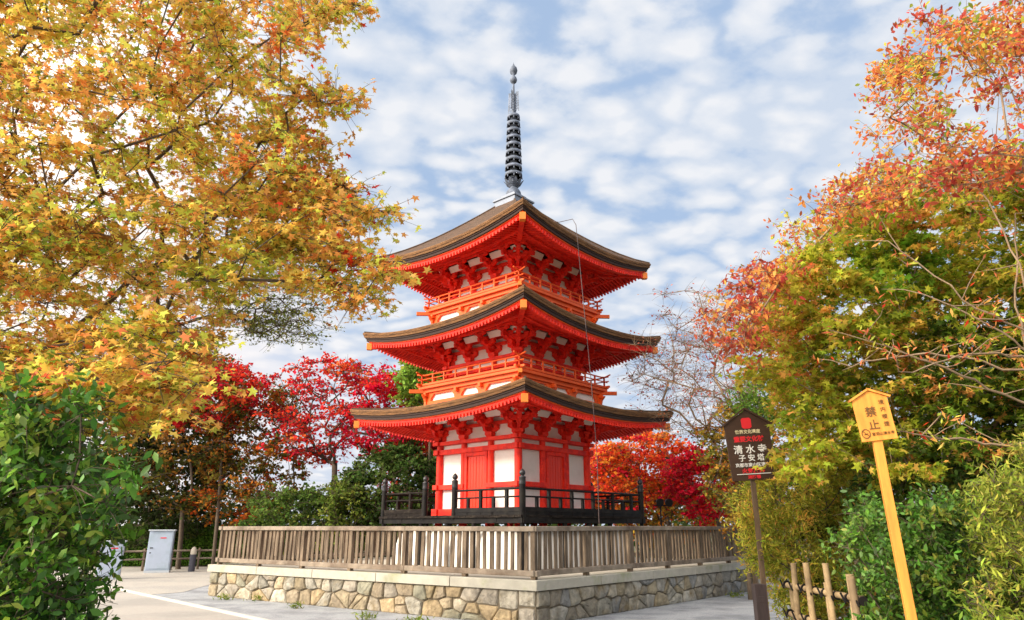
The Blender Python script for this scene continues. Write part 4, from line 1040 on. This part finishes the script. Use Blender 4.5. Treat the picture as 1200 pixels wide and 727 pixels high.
# stand with lamp to the right of the veranda
p = unproj(775, 612, 19.0); lp = empty('garden_lamp', (p.x, 19.0, .73), 0, 'small black double floodlight on a thin pole right of the black veranda', 'lamp')
b = MB(); b.tube([(0, 0, 0), (0, 0, 1.45)], .018, 8); b.bar((-.16, 0, 1.45), (.24, 0, 1.45), .03, .03); b.build('pole', BLACK, lp)
for x in (-.04, .2):
    b = MB(); b.tube([(x, .08, 1.56), (x + .02, -.10, 1.52)], [.06, .11], 12); b.bar((x, 0, 1.45), (x, 0, 1.55), .02, .02); b.build('lamp_head', BLACK, lp)

# ------------------------------------------------------------------ background trees
def bgtree(name, label, px, py_top, py_bot, halfw, Y, n, crad, per, ls, pal, wts, seed, cat='tree', tmpl=RHOMB, lm=LEAFM, depth=None, flat=.55, sub=.5, shell=.5, bmat=BRANCH, base_px=None, up=.45, rmax=.22, power=.42, follow=.7, rtip=.010, zones=None):
    r_ = np.random.default_rng(seed); c = unproj(px, (py_top + py_bot) / 2, Y); t_ = unproj(px, py_top, Y); w = abs(unproj(px + halfw, py_top, Y).x - t_.x); hz = (t_.z - unproj(px, py_bot, Y).z) / 2
    cl = ell(r_, n, c, (w, depth or max(1.2, min(w, 2.6)), hz), shell); cl = cl[cl[:, 2] > .15]
    bx = unproj(base_px if base_px is not None else px, 620, Y).x
    return tree(name, label, cat, (bx, Y, 0), cl, crad, per, ls, pal, wts, tmpl, lm, bmat, flat=flat, seed=seed, skel_sub=sub, rtip=rtip, rmax=rmax, power=power, up=up, follow=follow, zones=zones)
DG = [(.035, .055, .014), (.055, .085, .018), (.02, .03, .010), (.09, .10, .02)]; DW = [.4, .3, .2, .1]
MG = [(.07, .13, .02), (.11, .18, .03), (.04, .08, .016), (.17, .22, .04)]; MW = [.4, .3, .2, .1]
BO = [(.30, .15, .03), (.42, .17, .03), (.14, .13, .02), (.06, .07, .015), (.55, .22, .04)]; BW = [.2, .1, .3, .32, .08]
RM = [(.62, .02, .03), (.70, .05, .02), (.46, .01, .03), (.72, .12, .03)]; RW = [.4, .3, .2, .1]
RB = [(.72, .13, .02), (.74, .06, .02), (.66, .02, .04), (.72, .24, .03)]; RBW = [.4, .3, .15, .15]
bgtree('dark_evergreen', 'dark evergreen filling the shade between the left shrub and the platform', 190, 470, 640, 75, 31.5, 170, .75, 80, .20, DG, DW, 51)
bgtree('brown_maple', 'rusty brown-green maple above the pale blue cabinet', 215, 400, 600, 80, 29.5, 190, .6, 80, .17, BO, BW, 52)
bgtree('rusty_maple', 'mottled orange and olive maple just left of the red maple', 295, 440, 620, 62, 29.8, 150, .55, 75, .16, [(.42, .16, .02), (.22, .17, .03), (.10, .12, .02), (.58, .10, .02)], [.3, .3, .2, .2], 53)
bgtree('crimson_maple', 'crimson maple crown showing above the rusty maples behind the left fence', 255, 428, 505, 62, 28.6, 100, .55, 70, .17, RM, RW, 54, shell=.6)
bgtree('scarlet_maple', 'open scarlet maple with visible branches left of the pagoda', 385, 418, 548, 78, 28.5, 120, .55, 48, .17, RM + [(.66, .16, .03)], RW + [.15], 55, base_px=392, sub=.9, flat=.4, rtip=.014)
bgtree('deep_red_maple', 'deep red maple touching the left tips of the pagoda roofs', 455, 432, 545, 50, 27.5, 115, .5, 60, .16, [(.66, .01, .05), (.70, .03, .02), (.48, .01, .04)], [.5, .3, .2], 56, base_px=440)
bgtree('round_evergreen', 'rounded mid-green tree directly behind the left end of the black veranda', 465, 518, 640, 58, 26.5, 170, .5, 95, .15, [(.05, .10, .018), (.09, .14, .03), (.03, .06, .014)], [.45, .3, .25], 57, shell=.7)
bgtree('leafy_bush', 'low dark green bush behind the left part of the fence', 345, 570, 650, 55, 26.0, 110, .45, 85, .14, MG, MW, 58, cat='bush')
bgtree('light_green_bush', 'light yellow-green bush behind the fence between scarlet maple and green tree', 405, 560, 650, 34, 25.4, 80, .4, 80, .13, [(.14, .20, .03), (.22, .26, .04), (.08, .13, .02)], [.4, .3, .3], 59, cat='bush')
bgtree('red_orange_tree', 'orange-red tree seen through the gap under the lowest left eave', 488, 495, 600, 40, 29, 100, .5, 60, .17, RB, RBW, 60)
bgtree('pine_tree', 'fresh green pine top peeping out beside the middle storey of the pagoda', 502, 410, 478, 28, 26.0, 60, .6, 80, .2, [(.18, .32, .04), (.28, .38, .06), (.10, .18, .03)], [.5, .3, .2], 61, shell=.6)
bgtree('flame_maple', 'flame-orange maple directly right of the pagoda', 752, 505, 600, 62, 27.5, 150, .55, 70, .16, RB, RBW, 62, base_px=790, sub=.9, flat=.4)
bgtree('ruby_maple', 'ruby red maple between the flame-orange maple and the dark notice board', 828, 525, 610, 42, 24.5, 110, .45, 75, .14, [(.70, .01, .04), (.72, .04, .02), (.52, .01, .03)], [.5, .3, .2], 63, base_px=845, sub=.9, flat=.4)
bgtree('golden_maple', 'golden orange low maple behind the right part of the timber fence', 790, 560, 640, 70, 29.0, 130, .5, 70, .15, [(.62, .24, .03), (.46, .30, .04), (.22, .20, .03), (.70, .12, .02)], [.4, .25, .2, .15], 64, sub=.7)
bgtree('crimson_tree', 'red tree in the gap right under the lowest right eave', 716, 520, 610, 34, 31.0, 90, .5, 70, .17, [(.62, .06, .02), (.30, .16, .03), (.66, .18, .03)], [.5, .25, .25], 65)
bgtree('bare_tree', 'nearly leafless pale tree with a few reddish leaves between the pagoda and the right-hand trees', 818, 335, 515, 84, 18.5, 230, .5, 12, .07, [(.50, .12, .08), (.40, .14, .10), (.6, .2, .08)], [.5, .3, .2], 66, base_px=880, sub=1.0, bmat=PALEBRANCH, rtip=.006, flat=.6, rmax=.1, shell=.2)
bgtree('olive_tree', 'olive and orange tree behind the far right end of the timber fence', 872, 470, 640, 42, 17.5, 120, .42, 80, .10, [(.30, .22, .03), (.45, .20, .03), (.16, .17, .03)], [.4, .3, .3], 67)
# far mass of woodland closing the horizon
r = np.random.default_rng(70); P = []
for i in range(900):
    x = r.uniform(-60, 60); h = 2.2 + 1.3 * math.sin(x * .13) + r.uniform(-.3, .4) ; h = h + (2.2 if x < -11 else 0) + (2.5 if x > 12 else 0)
    P.append((x, 38 + r.uniform(-2, 2), r.uniform(.1, max(1, h))))
P = np.array(P); P = np.repeat(P, 40, axis=0) + r.normal(size=(len(P) * 40, 3)) * .55
wood = leaf_mesh('far_woodland', P, r.uniform(.2, .42, len(P)), palette_cols(len(P), DG + [(.2, .12, .03)], DW + [.1], .25, r), RHOMB, LEAFM, None, .3, .2, (0, 0, 0), r); wood['kind'] = 'stuff'
tag(wood, 'dark far-off woodland closing the view behind the garden trees', 'woodland')
# clipped hedge at the back left
r = np.random.default_rng(71); h0, h1 = g(40, 664.5), g(300, 662.5); hp = []
n = 26000; t = r.random(n); face = r.random(n)
base_ = np.array(h0)[None, :] + (np.array(h1) - np.array(h0))[None, :] * t[:, None]
hz = 1.55; dy = np.where(face < .6, r.normal(size=n) * .05, r.uniform(0, .9, n)); zz = np.where(face < .6, r.uniform(.02, hz, n), hz + r.normal(size=n) * .05)
Ph = base_ + np.stack([np.zeros(n), dy, zz], 1)
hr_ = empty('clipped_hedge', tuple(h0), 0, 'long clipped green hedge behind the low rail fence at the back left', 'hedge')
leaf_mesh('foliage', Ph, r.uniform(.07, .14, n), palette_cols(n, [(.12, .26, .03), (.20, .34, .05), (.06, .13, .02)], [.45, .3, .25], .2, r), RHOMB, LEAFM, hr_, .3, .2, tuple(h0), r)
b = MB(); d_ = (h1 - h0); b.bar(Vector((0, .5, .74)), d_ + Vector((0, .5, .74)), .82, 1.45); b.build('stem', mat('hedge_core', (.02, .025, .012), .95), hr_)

# weed tufts at the foot of the wall
for i, (px, py, w) in enumerate(((305, 704, .16), (345, 713, .12), (430, 726, .15), (488, 731, .18), (862, 700, .16), (262, 703, .12))):
    r_ = np.random.default_rng(80 + i); p = g(px, py); n = 90
    P = r_.normal(size=(n, 3)) * np.array((w, w * .5, .05)) * .7 + np.array((p.x, p.y, .06)); P[:, 2] = np.abs(P[:, 2])
    o = empty('weed_tuft', tuple(p), 0, ('small green weed tuft at the wall foot below the left half of the fence', 'low weed patch second from the left along the stone wall', 'weed tuft at the wall foot, third from the left', 'leafy weed near the middle of the long left stone wall', 'weed tuft at the far right foot of the stone wall', 'yellowish weeds at the left corner of the stone platform')[i], 'weed', 'weeds at the foot of the wall')
    leaf_mesh('foliage', P, r_.uniform(.05, .11, n), palette_cols(n, [(.16, .24, .03), (.28, .30, .05)], [.6, .4], .2, r_), SLIM, LEAFM, o, .2, -.8, tuple(p), r_)
